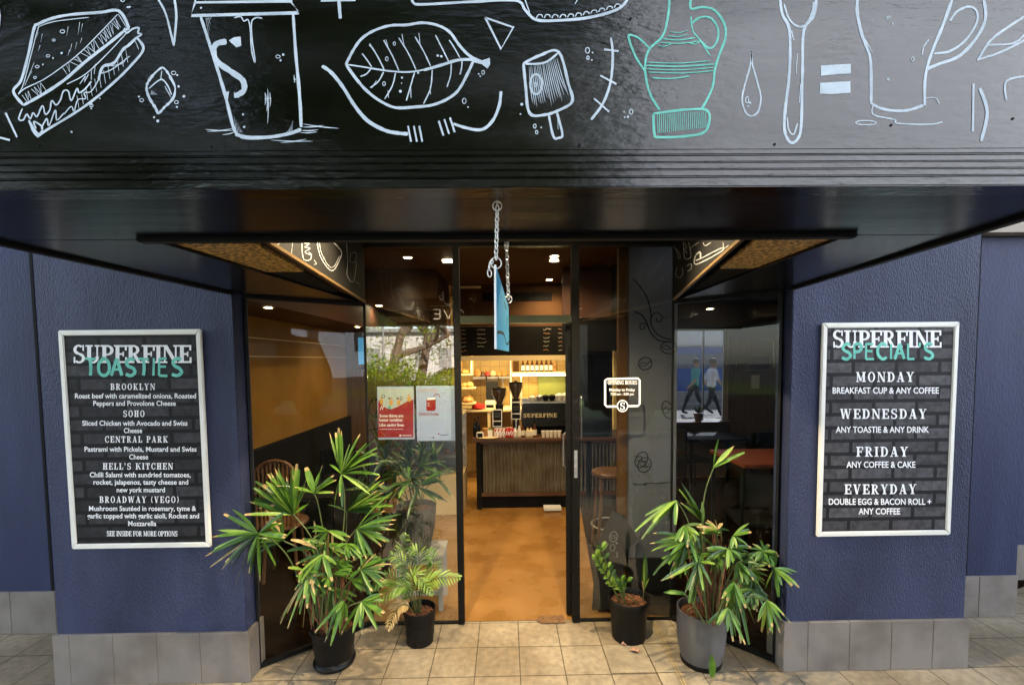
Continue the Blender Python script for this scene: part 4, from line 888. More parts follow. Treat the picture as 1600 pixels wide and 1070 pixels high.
# ================================================================== PLANTS
LEAF = [M['leaf'], M['leaf2'], M['leafd'], M['tan'], M['cane_green'], M['cane']]
def blade(m, c, tip, wd, mi=0, tanl=0.0, sag=.0, nrm=None, cut=False):
    c, tip = Vector(c), Vector(tip); d = tip - c; L = d.length
    if L < .005: return
    d.normalize(); up = Vector((0, 0, 1)) - d * d.z
    if up.length < .2: up = Vector((0, -1, 0)) - d * d.dot(Vector((0, -1, 0)))
    nn = (up.normalized() + Vector((0, -.75, 0)) + Vector((random.uniform(-.35, .35), random.uniform(-.25, .25), 0)))
    nn = (nn - d * nn.dot(d)).normalized(); sd_ = d.cross(nn); N = 8; b = len(m.v)
    for i in range(N + 1):
        t = i / N
        p = c + d * (L * t) + Vector((0, 0, sag * L * (4 * t * (1 - t))))
        h = wd / 2 * min(1, .22 + 2.2 * t) * (1 if t < .6 else max(.05 if not cut else .45, 1 - ((t - .6) / .4) ** 1.6 * (.95 if not cut else .5)))
        v = .32 * h
        for q in (-1, -.45, 0, .45, 1): m.v.append(tuple(p + sd_ * (h * q) + nn * (v * abs(q))))
    for i in range(N):
        t = (i + .5) / N; k = 3 if (tanl and t > 1 - tanl) else mi
        for j in range(4): m.f.append((b + 5 * i + j, b + 5 * i + j + 1, b + 5 * i + j + 6, b + 5 * i + j + 5)); m.m.append(k)
def px3(x, y, Y): return at(x, y, Y)
def palm_fan(parent, o, c, Y, tips, stem=None, wd=.0185, dark=0.15, tanp=.6, crop=None, dy=.09, allm=None, stemY=None, stemm=4):
    """one fan of blades: hub pixel c at depth Y, blade tips by pixel; stem = pixels from the pot up to the hub"""
    X, Yo, K = crop; m = MB()
    hub = at(X + K * c[0], Yo + K * c[1], Y) - o
    ex = []
    if len(tips) > 4:
        for i in range(int(len(tips) * 1.7)):
            p_, q_ = random.choice(tips), random.choice(tips); k_ = random.uniform(.2, .8); s_ = random.uniform(.85, 1.05)
            v_ = (p_[0] * k_ + q_[0] * (1 - k_) - c[0], p_[1] * k_ + q_[1] * (1 - k_) - c[1]); l_ = math.hypot(*v_); L_ = (math.hypot(p_[0] - c[0], p_[1] - c[1]) + math.hypot(q_[0] - c[0], q_[1] - c[1])) / 2 * s_
            if l_ > L_ * .35: ex.append((c[0] + v_[0] / l_ * L_, c[1] + v_[1] / l_ * L_))
    for tp in list(tips) + ex:
        y2 = Y + random.uniform(-dy, dy)
        mi = allm if allm is not None else (2 if random.random() < dark else (1 if random.random() < .34 else 0))
        if len(tp) > 2: mi = tp[2]
        tip = at(X + K * tp[0], Yo + K * tp[1], y2) - o
        L = (tip - hub).length
        blade(m, hub, tip, wd * random.uniform(.8, 1.2) * (tp[3] if len(tp) > 3 else 1), mi, (random.uniform(.03, .15) if random.random() < tanp else 0), random.uniform(.0, .06), cut=random.random() < .5)
    if stem:
        P = [at(X + K * x, Yo + K * y, (stemY or Y) + (Y - (stemY or Y)) * (i / (len(stem)))) - o for i, (x, y) in enumerate(stem)] + [hub]
        P = smooth(P, 4); m.tube(P, [.0030 + .0012 * (1 - i / len(P)) for i in range(len(P))], 6, stemm)
    return m.build('palm_frond', LEAF, parent, smooth=True)
CB_ = (380, 660, .1869); CA_ = (300, 640, .4018); CC_ = (880, 640, .4018); CD_ = (880, 780, .2244)

def pot(parent, c_r, h, top_r, prof_extra, m_, soil_z, name='pot', n=40):
    m = MB(); m.lathe(prof_extra, (0, 0, 0), n); p = m.build(name, m_, parent, smooth=True)
    m = MB(); k = 18; b0 = MB()
    rs = [top_r * .93 * i / 5 for i in range(6)]
    for i, r in enumerate(rs):
        for j in range(k): th = 2 * math.pi * j / k; m.v.append((r * math.cos(th), r * math.sin(th), soil_z + random.uniform(-.006, .008)))
    for i in range(5):
        for j in range(k): m.f.append((i * k + j, i * k + (j + 1) % k, (i + 1) * k + (j + 1) % k, (i + 1) * k + j)); m.m.append(0)
    for i in range(60):
        a, r = random.uniform(0, 6.28), top_r * .85 * math.sqrt(random.random())
        m.box((r * math.cos(a), r * math.sin(a), soil_z + .006), (random.uniform(.008, .022), random.uniform(.005, .011), .005), Euler((random.uniform(-.5, .5), random.uniform(-.5, .5), random.uniform(0, 3))).to_matrix())
    m.build('soil', M['soil'], parent)
    return p

# ---- left lady palm in a black pot
oL = Vector((-1.02, 2.545, 0))
t = empty('potted_palm', oL, 'large fan palm with browned tips in a black pot beside the toasties pilaster', 'potted plant', 'potted plants at the entrance')
pot(t, 0, 0, .118, [(.098, 0), (.112, .004), (.118, .02), (.112, .035), (.104, .04), (.112, .11), (.121, .205), (.133, .21), (.133, .232), (.121, .235), (.115, .225), (.105, .17)], M['pot_black'], .197)
def F(*a, **k): return palm_fan(t, oL, *a, **k)
F((820, 430), 2.52, [(720, 80, 3, .5), (797, 45), (980, 95), (1100, 150), (1130, 250), (1140, 340), (1050, 555), (830, 705), (720, 350)], [(760, 1700), (800, 1300), (850, 700)], crop=CB_, stemY=2.55)
F((865, 740), 2.60, [(1050, 400, 2), (990, 440, 2), (1155, 480), (1177, 585), (1220, 625), (1180, 690), (1160, 765), (705, 685), (1120, 640, 2), (1250, 700)], [(800, 1700), (850, 1200)], crop=CB_)
F((590, 590), 2.50, [(525, 375, 0, 2.0), (640, 570), (760, 440, 2), (780, 480), (540, 700, 2), (270, 530, 2, .5)], [(700, 1700), (690, 1100), (630, 700)], crop=CB_)
F((420, 770), 2.46, [(265, 380), (290, 370), (405, 400), (450, 345), (530, 470), (190, 495, 1), (70, 530), (100, 490, 2), (75, 580), (10, 650), (10, 770), (230, 690, 2), (545, 680)], [(650, 1700), (600, 1050), (440, 790)], crop=CB_, wd=.0205)
F((335, 985), 2.42, [(185, 720, 3, 1.2), (250, 900, 3), (150, 1000), (300, 800), (60, 1060), (130, 1090), (450, 870), (230, 1060)], [(680, 1700), (560, 1150)], crop=CB_)
F((258, 482), 2.28, [(75, 495), (50, 570), (70, 612, 3), (165, 690), (265, 668), (325, 605), (155, 385, 2), (125, 405, 2), (350, 440), (360, 400, 2), (100, 540), (215, 600)], [(470, 830), (400, 620), (330, 520)], crop=CA_, wd=.020, stemY=2.5, tanp=.8)
F((485, 540), 2.40, [(385, 505, 3, 1.4), (370, 550, 2), (430, 500)], [(470, 830), (500, 640)], crop=CA_)
F((507, 562), 2.38, [(415, 640), (545, 665, 0, 1.6), (435, 685), (470, 680), (405, 600, 2), (560, 600)], [(500, 830), (515, 650)], crop=CA_)
F((455, 640), 2.36, [(340, 820, 3), (370, 790, 3), (372, 850, 1, .7), (432, 845, 3, .5), (400, 700), (478, 720, 3, .6), (415, 770, 3), (500, 690)], [(470, 830), (470, 720)], crop=CA_, tanp=.9)
F((640, 462), 2.50, [(815, 405), (780, 322), (772, 465), (742, 485), (635, 547, 0, 1.4), (732, 527), (660, 600), (690, 540)], [(560, 830), (570, 640), (600, 520)], crop=CA_)
F((657, 620), 2.42, [(645, 700, 0, 1.4), (742, 690), (765, 640), (775, 600, 3, .6), (715, 560, 3, .6), (702, 735), (610, 655), (770, 575, 2)], [(560, 830), (590, 700)], crop=CA_)
F((590, 742), 2.30, [(478, 865), (515, 905, 2), (540, 917), (600, 820), (560, 790, 1)], [(540, 830), (560, 760)], crop=CA_, wd=.021)
F((660, 745), 2.33, [(578, 877, 0, 1.2), (662, 872), (720, 852), (748, 790), (742, 715), (650, 840), (690, 800, 2)], [(560, 830), (600, 770)], crop=CA_, wd=.021)
F((545, 690), 2.5, [(500, 760), (530, 800), (600, 720, 2), (470, 750, 2), (640, 725), (560, 810, 2)], [(530, 830), (540, 760)], crop=CA_)
F((500, 600), 2.62, [(440, 560, 2), (470, 500, 2), (560, 540, 2), (580, 620, 2), (430, 640, 2), (620, 560, 2)], [(520, 830), (510, 700)], crop=CA_)
for i, (x, y, r_) in enumerate(((520, 520, 85), (560, 590, 80), (430, 620, 75), (620, 660, 80), (480, 660, 80), (600, 520, 75), (545, 640, 70), (690, 560, 70), (530, 470, 80))):
    tp = []
    for j in range(7): an = random.uniform(-.3, 3.5); q = r_ * random.uniform(.75, 1.15); tp.append((x + q * math.cos(an), y + q * math.sin(an) * .9, random.choice((0, 0, 2, 1))))
    F((x, y), 2.5 + random.uniform(-.12, .1), tp, [(525, 870), ((525 + x) / 2 + random.uniform(-20, 20), (870 + y) / 2 + 40)], crop=CA_, tanp=.5, stemm=random.choice((4, 5)))
m = MB()
for i in range(34):
    x0 = random.uniform(462, 585); x1 = x0 + random.uniform(-35, 45); top = random.uniform(480, 720); yy = 2.545 + random.uniform(-.06, .06)
    P = smooth([at(300 + .4018 * x, 640 + .4018 * y, yy) - oL for x, y in ((x0, 880), ((x0 + x1) / 2 + random.uniform(-12, 12), (862 + top) / 2), (x1, top))], 4)
    m.tube(P, [random.uniform(.003, .0055)] * len(P), 6, 1 if random.random() < .25 else 0)
for (x, y) in ((482, 430), (548, 480), (508, 520), (600, 610), (440, 660), (520, 465), (465, 550), (577, 600), (495, 640), (450, 720)):
    c = at(300 + .4018 * x, 640 + .4018 * (y + 60), 2.5) - oL; blade(m, c, at(300 + .4018 * (x + random.uniform(-8, 8)), 640 + .4018 * y, 2.48) - oL, .012, 2)
m.build('cane_stems', [M['cane'], M['cane_green'], M['tan']], t)

# ---- right lady palm in a grey glazed pot
oR = Vector((1.110, 2.492, 0))
t = empty('potted_palm', oR, 'drooping fan palm in a grey glazed pot beside the specials pilaster', 'potted plant', 'potted plants at the entrance')
pot(t, 0, 0, .123, [(.088, 0), (.098, .004), (.112, .033), (.127, .10), (.134, .19), (.133, .275), (.131, .293), (.134, .302), (.134, .314), (.126, .316), (.121, .30), (.115, .25)], M['pot_grey'], .282)
m = MB(); m.lathe([(.09, .001), (.111, .004), (.1145, .02), (.1125, .03)], (0, 0, 0), 40); m.build('saucer', M['pot_black'], t, smooth=True)
def F(*a, **k): return palm_fan(t, oR, *a, crop=CC_, **k)
F((585, 225), 2.42, [(605, 115), (665, 140), (706, 166, 0, 1.2)], [(560, 830), (540, 500), (550, 330)], wd=.021, tanp=.1)
F((440, 352), 2.40, [(320, 410), (280, 472), (360, 447, 1), (435, 447), (305, 503, 2), (400, 400, 1)], [(560, 830), (520, 560), (480, 420)], tanp=.2)
F((545, 440), 2.46, [(460, 285, 2), (450, 310), (540, 355, 0, 1.2), (530, 420), (455, 360, 2), (500, 350)], [(570, 830), (555, 600)], tanp=.1)
F((490, 500), 2.34, [(400, 535, 1), (345, 480), (340, 550, 2), (380, 602, 2), (440, 545), (350, 642, 2), (520, 590), (420, 620, 2), (460, 600, 2), (335, 520, 2)], [(560, 830), (530, 620)], dark=.4, tanp=.1)
F((525, 590), 2.32, [(505, 752, 0, 1.3), (577, 747), (420, 655), (545, 702), (385, 662, 2), (470, 720, 2), (590, 600, 1)], [(560, 830), (545, 680)], wd=.018, tanp=.15)
F((476, 718), 2.28, [(390, 710, 0, 1.1), (440, 706, 2)], [(550, 830), (510, 760)], tanp=0)
F((665, 670), 2.26, [(615, 735, 1), (645, 762, 1), (672, 787, 1), (712, 775), (745, 832), (690, 907, 2), (722, 912, 2), (640, 700)], [(590, 830), (630, 720)], tanp=.8)
F((682, 590), 2.36, [(720, 682), (682, 692), (792, 690), (740, 662, 2), (640, 640), (760, 600)], [(590, 830), (630, 680)])
F((822, 615), 2.34, [(912, 632), (902, 717), (837, 727), (785, 700, 1), (917, 690), (880, 650), (770, 590), (800, 560)], [(600, 830), (690, 650), (770, 600)], tanp=.8)
F((792, 740), 2.28, [(887, 832), (842, 867, 0, 1.1), (795, 872), (770, 862), (730, 720, 2), (860, 800)], [(600, 830), (690, 730)], tanp=.7)
F((780, 550), 2.40, [(735, 520, 3), (800, 525, 2), (820, 585, 2), (760, 610), (840, 570), (725, 580)], [(600, 830), (680, 620)])
F((660, 490), 2.36, [(730, 476), (722, 532), (702, 602), (640, 560, 2), (690, 520), (725, 440, 0, .7)], [(590, 830), (620, 620)])
F((640, 770), 2.24, [(660, 900, 2), (708, 912), (600, 842, 2), (562, 832, 2), (690, 840), (655, 862)], [(600, 830)], tanp=.2)
F((740, 660), 2.46, [(760, 780, 2), (720, 740, 2), (700, 760, 2), (800, 750, 2), (690, 690, 2), (775, 700)], [(600, 830), (690, 700)], dark=.8)
F((600, 465), 2.42, [(520, 455, 3), (530, 465, 3), (560, 430, 3, .6), (620, 440, 3), (590, 425, 3, .6), (645, 470, 2), (540, 480)], [(580, 830), (590, 620)], tanp=1)
F((576, 950), 2.33, [(580, 1052, 0, 1.5)], None, tanp=.2, dy=.005, wd=.023)
F((505, 765), 2.40, [(480, 790, 3), (530, 820, 3), (495, 740, 3), (520, 800, 3)], [(540, 835)], tanp=1)
for i, (x, y, r_) in enumerate(((520, 480, 85), (600, 560, 85), (700, 620, 85), (560, 640, 80), (640, 540, 80), (460, 560, 85), (740, 700, 75), (680, 740, 75), (540, 560, 75), (620, 660, 75), (470, 450, 75), (720, 560, 75))):
    tp = []
    for j in range(8): an = random.uniform(-.2, 3.4); q = r_ * random.uniform(.75, 1.2); tp.append((x + q * math.cos(an), y + q * math.sin(an), random.choice((0, 0, 2, 2, 1))))
    F((x, y), 2.45 + random.uniform(-.14, .12), tp, [(585, 840), ((585 + x) / 2 + random.uniform(-20, 20), (840 + y) / 2 + 30)], tanp=.4, stemm=random.choice((4, 5, 5)))
m = MB()
for i in range(44):
    x0 = random.uniform(530, 640); x1 = x0 + random.uniform(-40, 60); top = random.uniform(460, 640); yy = 2.49 + random.uniform(-.06, .06)
    P = smooth([at(880 + .4018 * x, 640 + .4018 * y, yy) - oR for x, y in ((x0, 838), ((x0 + x1) / 2 + random.uniform(-14, 14), (838 + top) / 2), (x1, top))], 4)
    m.tube(P, [random.uniform(.0025, .0048)] * len(P), 6, 1 if random.random() < .2 else 0)
m.build('cane_stems', [M['cane'], M['cane_green']], t)

# ---- small feather palm, black pot
oS = Vector((-.556, 2.725, 0))
t = empty('potted_palm', oS, 'small feather leaved palm in a black nursery pot left of the doorway', 'potted plant', 'potted plants at the entrance')
pot(t, 0, 0, .09, [(.072, 0), (.082, .003), (.085, .05), (.089, .054), (.090, .13), (.095, .135), (.096, .195), (.103, .197), (.103, .215), (.096, .217), (.092, .205), (.088, .16)], M['pot_black'], .185)
def feather(pts, Ys, npair, ll, mi=0, tanp=.15):
    m = MB(); P = [at(300 + .4018 * x, 640 + .4018 * y, Ys[0] + (Ys[1] - Ys[0]) * i / (len(pts) - 1)) - oS for i, (x, y) in enumerate(pts)]
    P = smooth(P, 8); n = len(P); m.tube(P, [.003 * (1 - .75 * i / n) + .0006 for i in range(n)], 5, 4)
    for i in range(npair):
        f = .30 + .68 * i / (npair - 1); k = min(n - 2, int(f * (n - 1))); p = P[k]; d = (P[k + 1] - P[k]).normalized(); s_ = d.cross(Vector((0, -.6, 1))).normalized()
        for q in (-1, 1):
            l = ll * math.sin(math.pi * (.25 + .7 * i / npair)) * random.uniform(.85, 1.1)
            dd = (d * .75 + s_ * q * .8 + Vector((0, 0, -.25 + random.uniform(-.1, .1)))).normalized()
            blade(m, p, p + dd * l * 1.25, .0095, 3 if mi == 3 else (mi if random.random() < .7 else 1), .15 if random.random() < tanp else 0, .06)
    return m.build('palm_frond', LEAF, t, smooth=True)
feather([(885, 800), (890, 700), (950, 655), (1045, 652)], (2.72, 2.60), 19, .075, 1)
feather([(875, 800), (870, 690), (830, 600), (770, 560)], (2.72, 2.66), 19, .07, 2)
feather([(880, 800), (885, 650), (880, 560), (845, 545)], (2.72, 2.68), 17, .06, 2)
feather([(870, 800), (850, 700), (790, 690), (690, 770)], (2.72, 2.58), 19, .075, 0)
feather([(870, 805), (840, 760), (800, 770), (760, 855)], (2.72, 2.56), 16, .06, 3, .8)
feather([(885, 800), (900, 680), (940, 600), (920, 540)], (2.72, 2.74), 16, .06, 0)
feather([(880, 800), (860, 690), (870, 640), (940, 720)], (2.72, 2.60), 16, .06, 1)
feather([(872, 800), (820, 640), (820, 540), (835, 485)], (2.72, 2.72), 16, .06, 2)
feather([(876, 800), (845, 720), (760, 650), (700, 700)], (2.72, 2.66), 16, .065, 0)

# ---- zz plant, black pot with leaf litter
oZ = Vector((.757, 2.735, 0))
t = empty('potted_plant', oZ, 'waxy leaved leaning plant in a plain black pot right of the doorway', 'potted plant', 'potted plants at the entrance')
pot(t, 0, 0, .12, [(.094, 0), (.104, .003), (.106, .05), (.114, .19), (.117, .197), (.119, .232), (.126, .234), (.127, .256), (.120, .26), (.115, .25), (.108, .20)], M['pot_black'], .218)
def zz(pts, Ys, n_, ll, wd, mi, start=.35):
    m = MB(); P = [at(880 + .2244 * x, 780 + .2244 * y, Ys[0] + (Ys[1] - Ys[0]) * i / max(1, len(pts) - 1)) - oZ for i, (x, y) in enumerate(pts)]
    P = smooth(P, 8); n = len(P); m.tube(P, [.006 * (1 - .7 * i / n) for i in range(n)], 6, 4)
    for i in range(n_):
        f = start + (1 - start) * i / max(1, n_ - 1); k = min(n - 2, int(f * (n - 1))); p = P[k]; d = (P[k + 1] - P[k]).normalized(); s_ = d.cross(Vector((.2, -.8, .4))).normalized()
        for q in (-1, 1):
            dd = (d * .6 + s_ * q * .9 + Vector((0, -.3, random.uniform(0, .3)))).normalized()
            blade(m, p, p + dd * ll * random.uniform(.8, 1.15), wd, mi if random.random() < .75 else 1, 0, .08)
    return m.build('leafy_stem', LEAF, t, smooth=True)
zz([(410, 755), (340, 600), (260, 460), (225, 385)], (2.72, 2.62), 11, .052, .022, 1)
zz([(420, 755), (390, 620), (330, 520), (262, 320)], (2.75, 2.78), 10, .05, .022, 2)
zz([(435, 765), (415, 650), (400, 560)], (2.71, 2.66), 4, .045, .022, 0, .6)
zz([(570, 775), (490, 700), (415, 640)], (2.72, 2.66), 0, .05, .02, 0)
zz([(430, 765), (425, 640), (448, 560)], (2.70, 2.66), 2, .04, .024, 0, .9)
m = MB(); c = at(880 + .2244 * 560, 780 + .2244 * 640, 2.72) - oZ
blade(m, c, at(880 + .2244 * 572, 780 + .2244 * 372, 2.72) - oZ, .034, 2); blade(m, c, at(880 + .2244 * 562, 780 + .2244 * 400, 2.70) - oZ, .012, 1); blade(m, c, at(880 + .2244 * 600, 780 + .2244 * 545, 2.70) - oZ, .014, 1); blade(m, c, at(880 + .2244 * 548, 780 + .2244 * 560, 2.70) - oZ, .014, 3)
m.tube([at(880 + .2244 * 558, 780 + .2244 * 730, 2.74) - oZ, c], .003, 6, 4); m.build('rolled_leaf', LEAF, t, smooth=True)
def litter(x, y, r, label):
    p = on_z(x, y, .004); m = MB(); n = 7
    for i in range(n):
        a, b2 = 6.28 * i / n, 6.28 * (i + 1) / n; f = lambda th, k: (r * (1.3 if k % 2 else .8) * math.cos(th), r * .7 * math.sin(th), .006 + .008 * (k % 3))
        m.face([(0, 0, .004), f(a, i), f(b2, (i + 1) % n)])
    o = tag(m.build('fallen_leaf', mat('fallen_leaf', (.40, .24, .15), .8, (.30, .15, .08), 40)), label, 'leaf'); o.location = p
litter(993, 1018, .03, 'pink brown dead leaf on the paving in front of the waxy plant pot')
litter(975, 1008, .016, 'small curled dead leaf at the left foot of the waxy plant pot')

# ---- plant inside the window on a stool
oI = at(652, 866, 3.16); oI.z = .415
t = empty('potted_palm', oI, 'dark fan palm in a ribbed charcoal pot on a stool inside the window', 'potted plant', 'potted plants at the entrance')
pr = [(.085, 0), (.095, .004), (.122, .12), (.136, .26), (.140, .295), (.143, .305), (.137, .31), (.130, .295), (.12, .25)]
m = MB(); n = 60
for i, (r, z) in enumerate(pr):
    for j in range(n): th = 2 * math.pi * j / n; rr2 = r + (.0035 if (j // 2) % 2 and 1 < i < 4 else 0); m.v.append((rr2 * math.cos(th), rr2 * math.sin(th), z))
for i in range(len(pr) - 1):
    for j in range(n): m.f.append((i * n + j, i * n + (j + 1) % n, (i + 1) * n + (j + 1) % n, (i + 1) * n + j)); m.m.append(0)
m.f.append(tuple(range(n))[::-1]); m.m.append(0)
m.build('ribbed_pot', M['ceramic'], t); m = MB(); m.lathe([(0, .27), (.125, .271)], (0, 0, 0), 20); m.build('soil', M['soil'], t)
random.seed(21)
for i in range(16):
    a = random.uniform(0, 6.28); e = random.uniform(.25, 1.35); l = random.uniform(.22, .48)
    d = Vector((math.cos(a) * math.cos(e), .55 * math.sin(a) * math.cos(e), math.sin(e))); h = Vector((0, 0, .28)) + d * l
    m = MB(); P = smooth([Vector((.04 * math.cos(a), .04 * math.sin(a), .27)), Vector((0, 0, .28)) + d * l * .5 + Vector((0, 0, .03)), h], 4); m.tube(P, [.003] * len(P), 5, 4)
    for j in range(9):
        q = Vector((random.gauss(0, 1), random.gauss(0, .7), random.gauss(-.15, .8))).normalized(); dd = (d * .7 + q).normalized()
        blade(m, h, h + dd * random.uniform(.14, .24), .026, 2 if random.random() < .8 else 0, .1 if random.random() < .3 else 0, .04)
    m.build('palm_frond', LEAF, t, smooth=True)
random.seed(5)
t = empty('plant_stool', (oI.x + .035, oI.y, 0), 'grey painted wooden stool carrying the ribbed pot inside the window', 'stool')
m = MB(); m.span((-.17, -.13, .385), (.17, .13, .412)); m.build('seat', M['stool'], t, bevel=.004)
for (x, y) in ((-.145, -.105), (.145, -.105), (-.145, .105), (.145, .105)):
    m = MB(); m.span((x - .016, y - .016, .005), (x + .016, y + .016, .384)); m.build('leg', M['stool'], t, bevel=.003)
m = MB(); m.span((-.128, -.116, .12), (.128, -.098, .15)); m.span((-.128, -.116, .34), (.128, -.098, .384)); m.build('rail', M['stool'], t)

# ================================================================== INSIDE THE CAFE
def tb(name, label, cat, m_, spans, group=None, origin=None, **k):
    q = MB()
    o = origin or tuple((spans[0][0][i] + spans[0][1][i]) / 2 for i in range(2)) + (min(spans[0][0][2], spans[0][1][2]),)
    for s_ in spans: q.span(s_[0], s_[1])
    return tag(q.build(name, m_, origin=o, **k), label, cat, group)
FZ = .004
# walls and ceiling
t = empty('side_wall', (-2.2, 2.6, 0), 'yellow interior wall with black padded dado along the left side of the cafe', 'wall')
m = MB(); m.span((-.04, 0, FZ), (0, 3.6, 2.15)); m.build('plaster', M['yellow'], t)
m = MB(); m.span((.001, 0, FZ), (.05, 3.6, 1.0)); m.build('dado', M['matblack'], t, bevel=.005)
m = MB(); m.span((.001, 0, 1.96), (.004, 3.6, 1.97)); m.span((.001, 0, 1.80), (.004, 3.6, 1.808)); m.build('pale_lines', M['cream'], t)
m = MB(); m.span((0, 0, 2.151), (.55, 3.6, 2.75)); m.build('bulkhead', mat('maroon_bulkhead', (.050, .014, .008), .6, (.06, .018, .01), 2), t)
m = MB(); ink = Ink(lambda x, y: at(x, y, 2.62) if False else Vector((.002, (y), x)), (1, 0, 0), .001)
for yy, zz_ in ((.35, 1.35),): ink.line([(zz_, yy), (zz_ + .1, yy + .1), (zz_ + .05, yy + .25), (zz_ - .08, yy + .22), (zz_ - .02, yy + .05), (zz_ + .04, yy + .16)], .012)
ink.build('drawn_cup', M['matblack'], t)
t = empty('timber_wall', (-1.5, 6.2, 0), 'brown boarded wall with black ink sketches at the back left of the cafe', 'wall')
m = MB(); 
for i in range(7): m.span((-.70 + i * .2, 0, FZ), (-.70 + i * .2 + .197, .04, 2.44))
m.build('boarding', M['wood'], t)
ink = Ink(lambda x, y: Vector((x, 0, y)), (0, -1, 0), .0015)
for (x, y, s_) in ((-.55, 1.9, .25), (-.2, 1.75, .3), (.1, 1.3, .3), (-.4, 1.1, .3), (.3, 1.85, .25), (.45, 1.2, .25), (-.1, .85, .25)):
    ink.line([(x, y), (x + s_ * .2, y + s_ * .5), (x + s_ * .5, y + s_ * .2), (x + s_ * .3, y - s_ * .3), (x + s_ * .6, y - s_ * .5)], .018); ink.ring(x + s_ * .3, y, s_ * .3, s_ * .4, .014); ink.line([(x, y - s_), (x + s_, y - s_ * .7), (x + s_ * .6, y)], .014)
ink.build('ink_sketches', M['matblack'], t)
tb('ceiling', 'brown painted ceiling over the whole cafe with round downlights', 'ceiling', M['brown'], [((-2.3, 2.95, 2.75), (4.6, 8, 2.79))])
bpy.data.objects['ceiling']['kind'] = 'structure'
tb('ceiling_drop', 'lowered brown ceiling block at the back left, cream line along its edge', 'ceiling', M['brown'], [((-1.64, 5.0, 2.44), (-.75, 6.19, 2.749))])
t = empty('counter_bulkhead', (.2, 6.0, 2.2), 'brown bulkhead with dark air slot above the counter menu board', 'bulkhead')
m = MB(); m.span((-.90, 0, 0), (1.9, .1, .549)); m.build('panel', M['brown'], t)
m = MB(); m.span((-.50, -.012, .33), (.42, -.001, .44)); m.build('air_slot', M['matblack'], t, bevel=.004)
m = MB(); m.span((-.90, -.03, .50), (-.52, -.001, .53)); m.span((.75, -.03, .50), (1.9, -.001, .53)); m.build('cove_trim', M['cream'], t)
tb('light_pelmet', 'cream pelmet strip glowing under the menu board', 'pelmet', M['cream'], [((-.72, 5.95, 1.745), (1.3, 6.1, 1.805))])
t = empty('menu_board', (.2, 5.97, 1.81), 'long chalk written blackboard menu above the counter', 'menu board')
m = MB(); m.span((-.92, 0, 0), (1.05, .025, .385)); bd = m.build('blackboard', M['board'], t)
ink = Ink(lambda x, y: Vector((x, 0, y)), (0, -1, 0), .0015)
rnd = random.Random(3)
def scrawl(x0, x1, y, h):
    pts = []; x = x0
    while x < x1:
        pts.append((x, y + rnd.uniform(0, h))); x += rnd.uniform(.008, .016)
    if len(pts) > 2: ink.line(pts, .0045, rnd.choice((0, 0, 1)), False)
for cx, cnt, wd in ((-.80, 6, .10), (-.58, 5, .14), (-.25, 5, .10), (.50, 6, .35), (.30, 6, .10)):
    for i in range(cnt): scrawl(cx, cx + wd * rnd.uniform(.7, 1.1), .33 - i * .055, .022)
scrawl(.72, .98, .03, .022)
ink.build('chalk_lines', [flat('chalk_white', (.50, .46, .36)), flat('chalk_orange', (.50, .24, .10))], bd)
tb('tiled_wall', 'cream tiled kitchen wall behind the counter', 'wall', M['tile'], [((-1.2, 7.0, FZ), (1.6, 7.06, 2.74))])
tb('kitchen_partition', 'dark partition at the left end of the kitchen bay', 'wall', M['brown'], [((-.90, 6.25, FZ), (-.85, 6.99, 2.74))])
# counter
t = empty('service_counter', (.6, 5.2, 0), 'service counter clad in rusty corrugated iron with dark timber top', 'counter')
m = MB(); N = 480; x0, x1 = -.88, 1.28
for i in range(N + 1):
    x = x0 + (x1 - x0) * i / N; y = .019 * math.sin(i * 2 * math.pi / 9.6)
    m.v += [(x, y, .20), (x, y, .77)]
for i in range(N): m.f.append((2 * i, 2 * i + 2, 2 * i + 3, 2 * i + 1)); m.m.append(0)
m.build('corrugated_front', M['corr'], t, smooth=True)
m = MB(); m.span((-.96, .02, FZ), (1.3, .5, .80)); m.build('carcass', M['matblack'], t)
m = MB(); m.span((-1.00, -.05, .801), (1.35, .56, .838)); m.build('worktop', M['darkwood'], t, bevel=.006)
for x in (-.925, .36, 1.25): m = MB(); m.span((x - .025, -.03, FZ), (x + .025, .018, .80)); m.build('post', M['black'], t, bevel=.003)
m = MB(); m.span((-.899, -.026, .155), (.334, .018, .198)); m.span((.386, -.026, .155), (1.224, .018, .198)); m.span((-.899, -.02, .771), (1.224, .018, .800)); m.build('rail', M['darkwood'], t)
tb('newspaper', 'folded white paper lying under the counter edge', 'paper', M['paperw'], [((.42, 5.05, .02), (.62, 5.17, .05))])
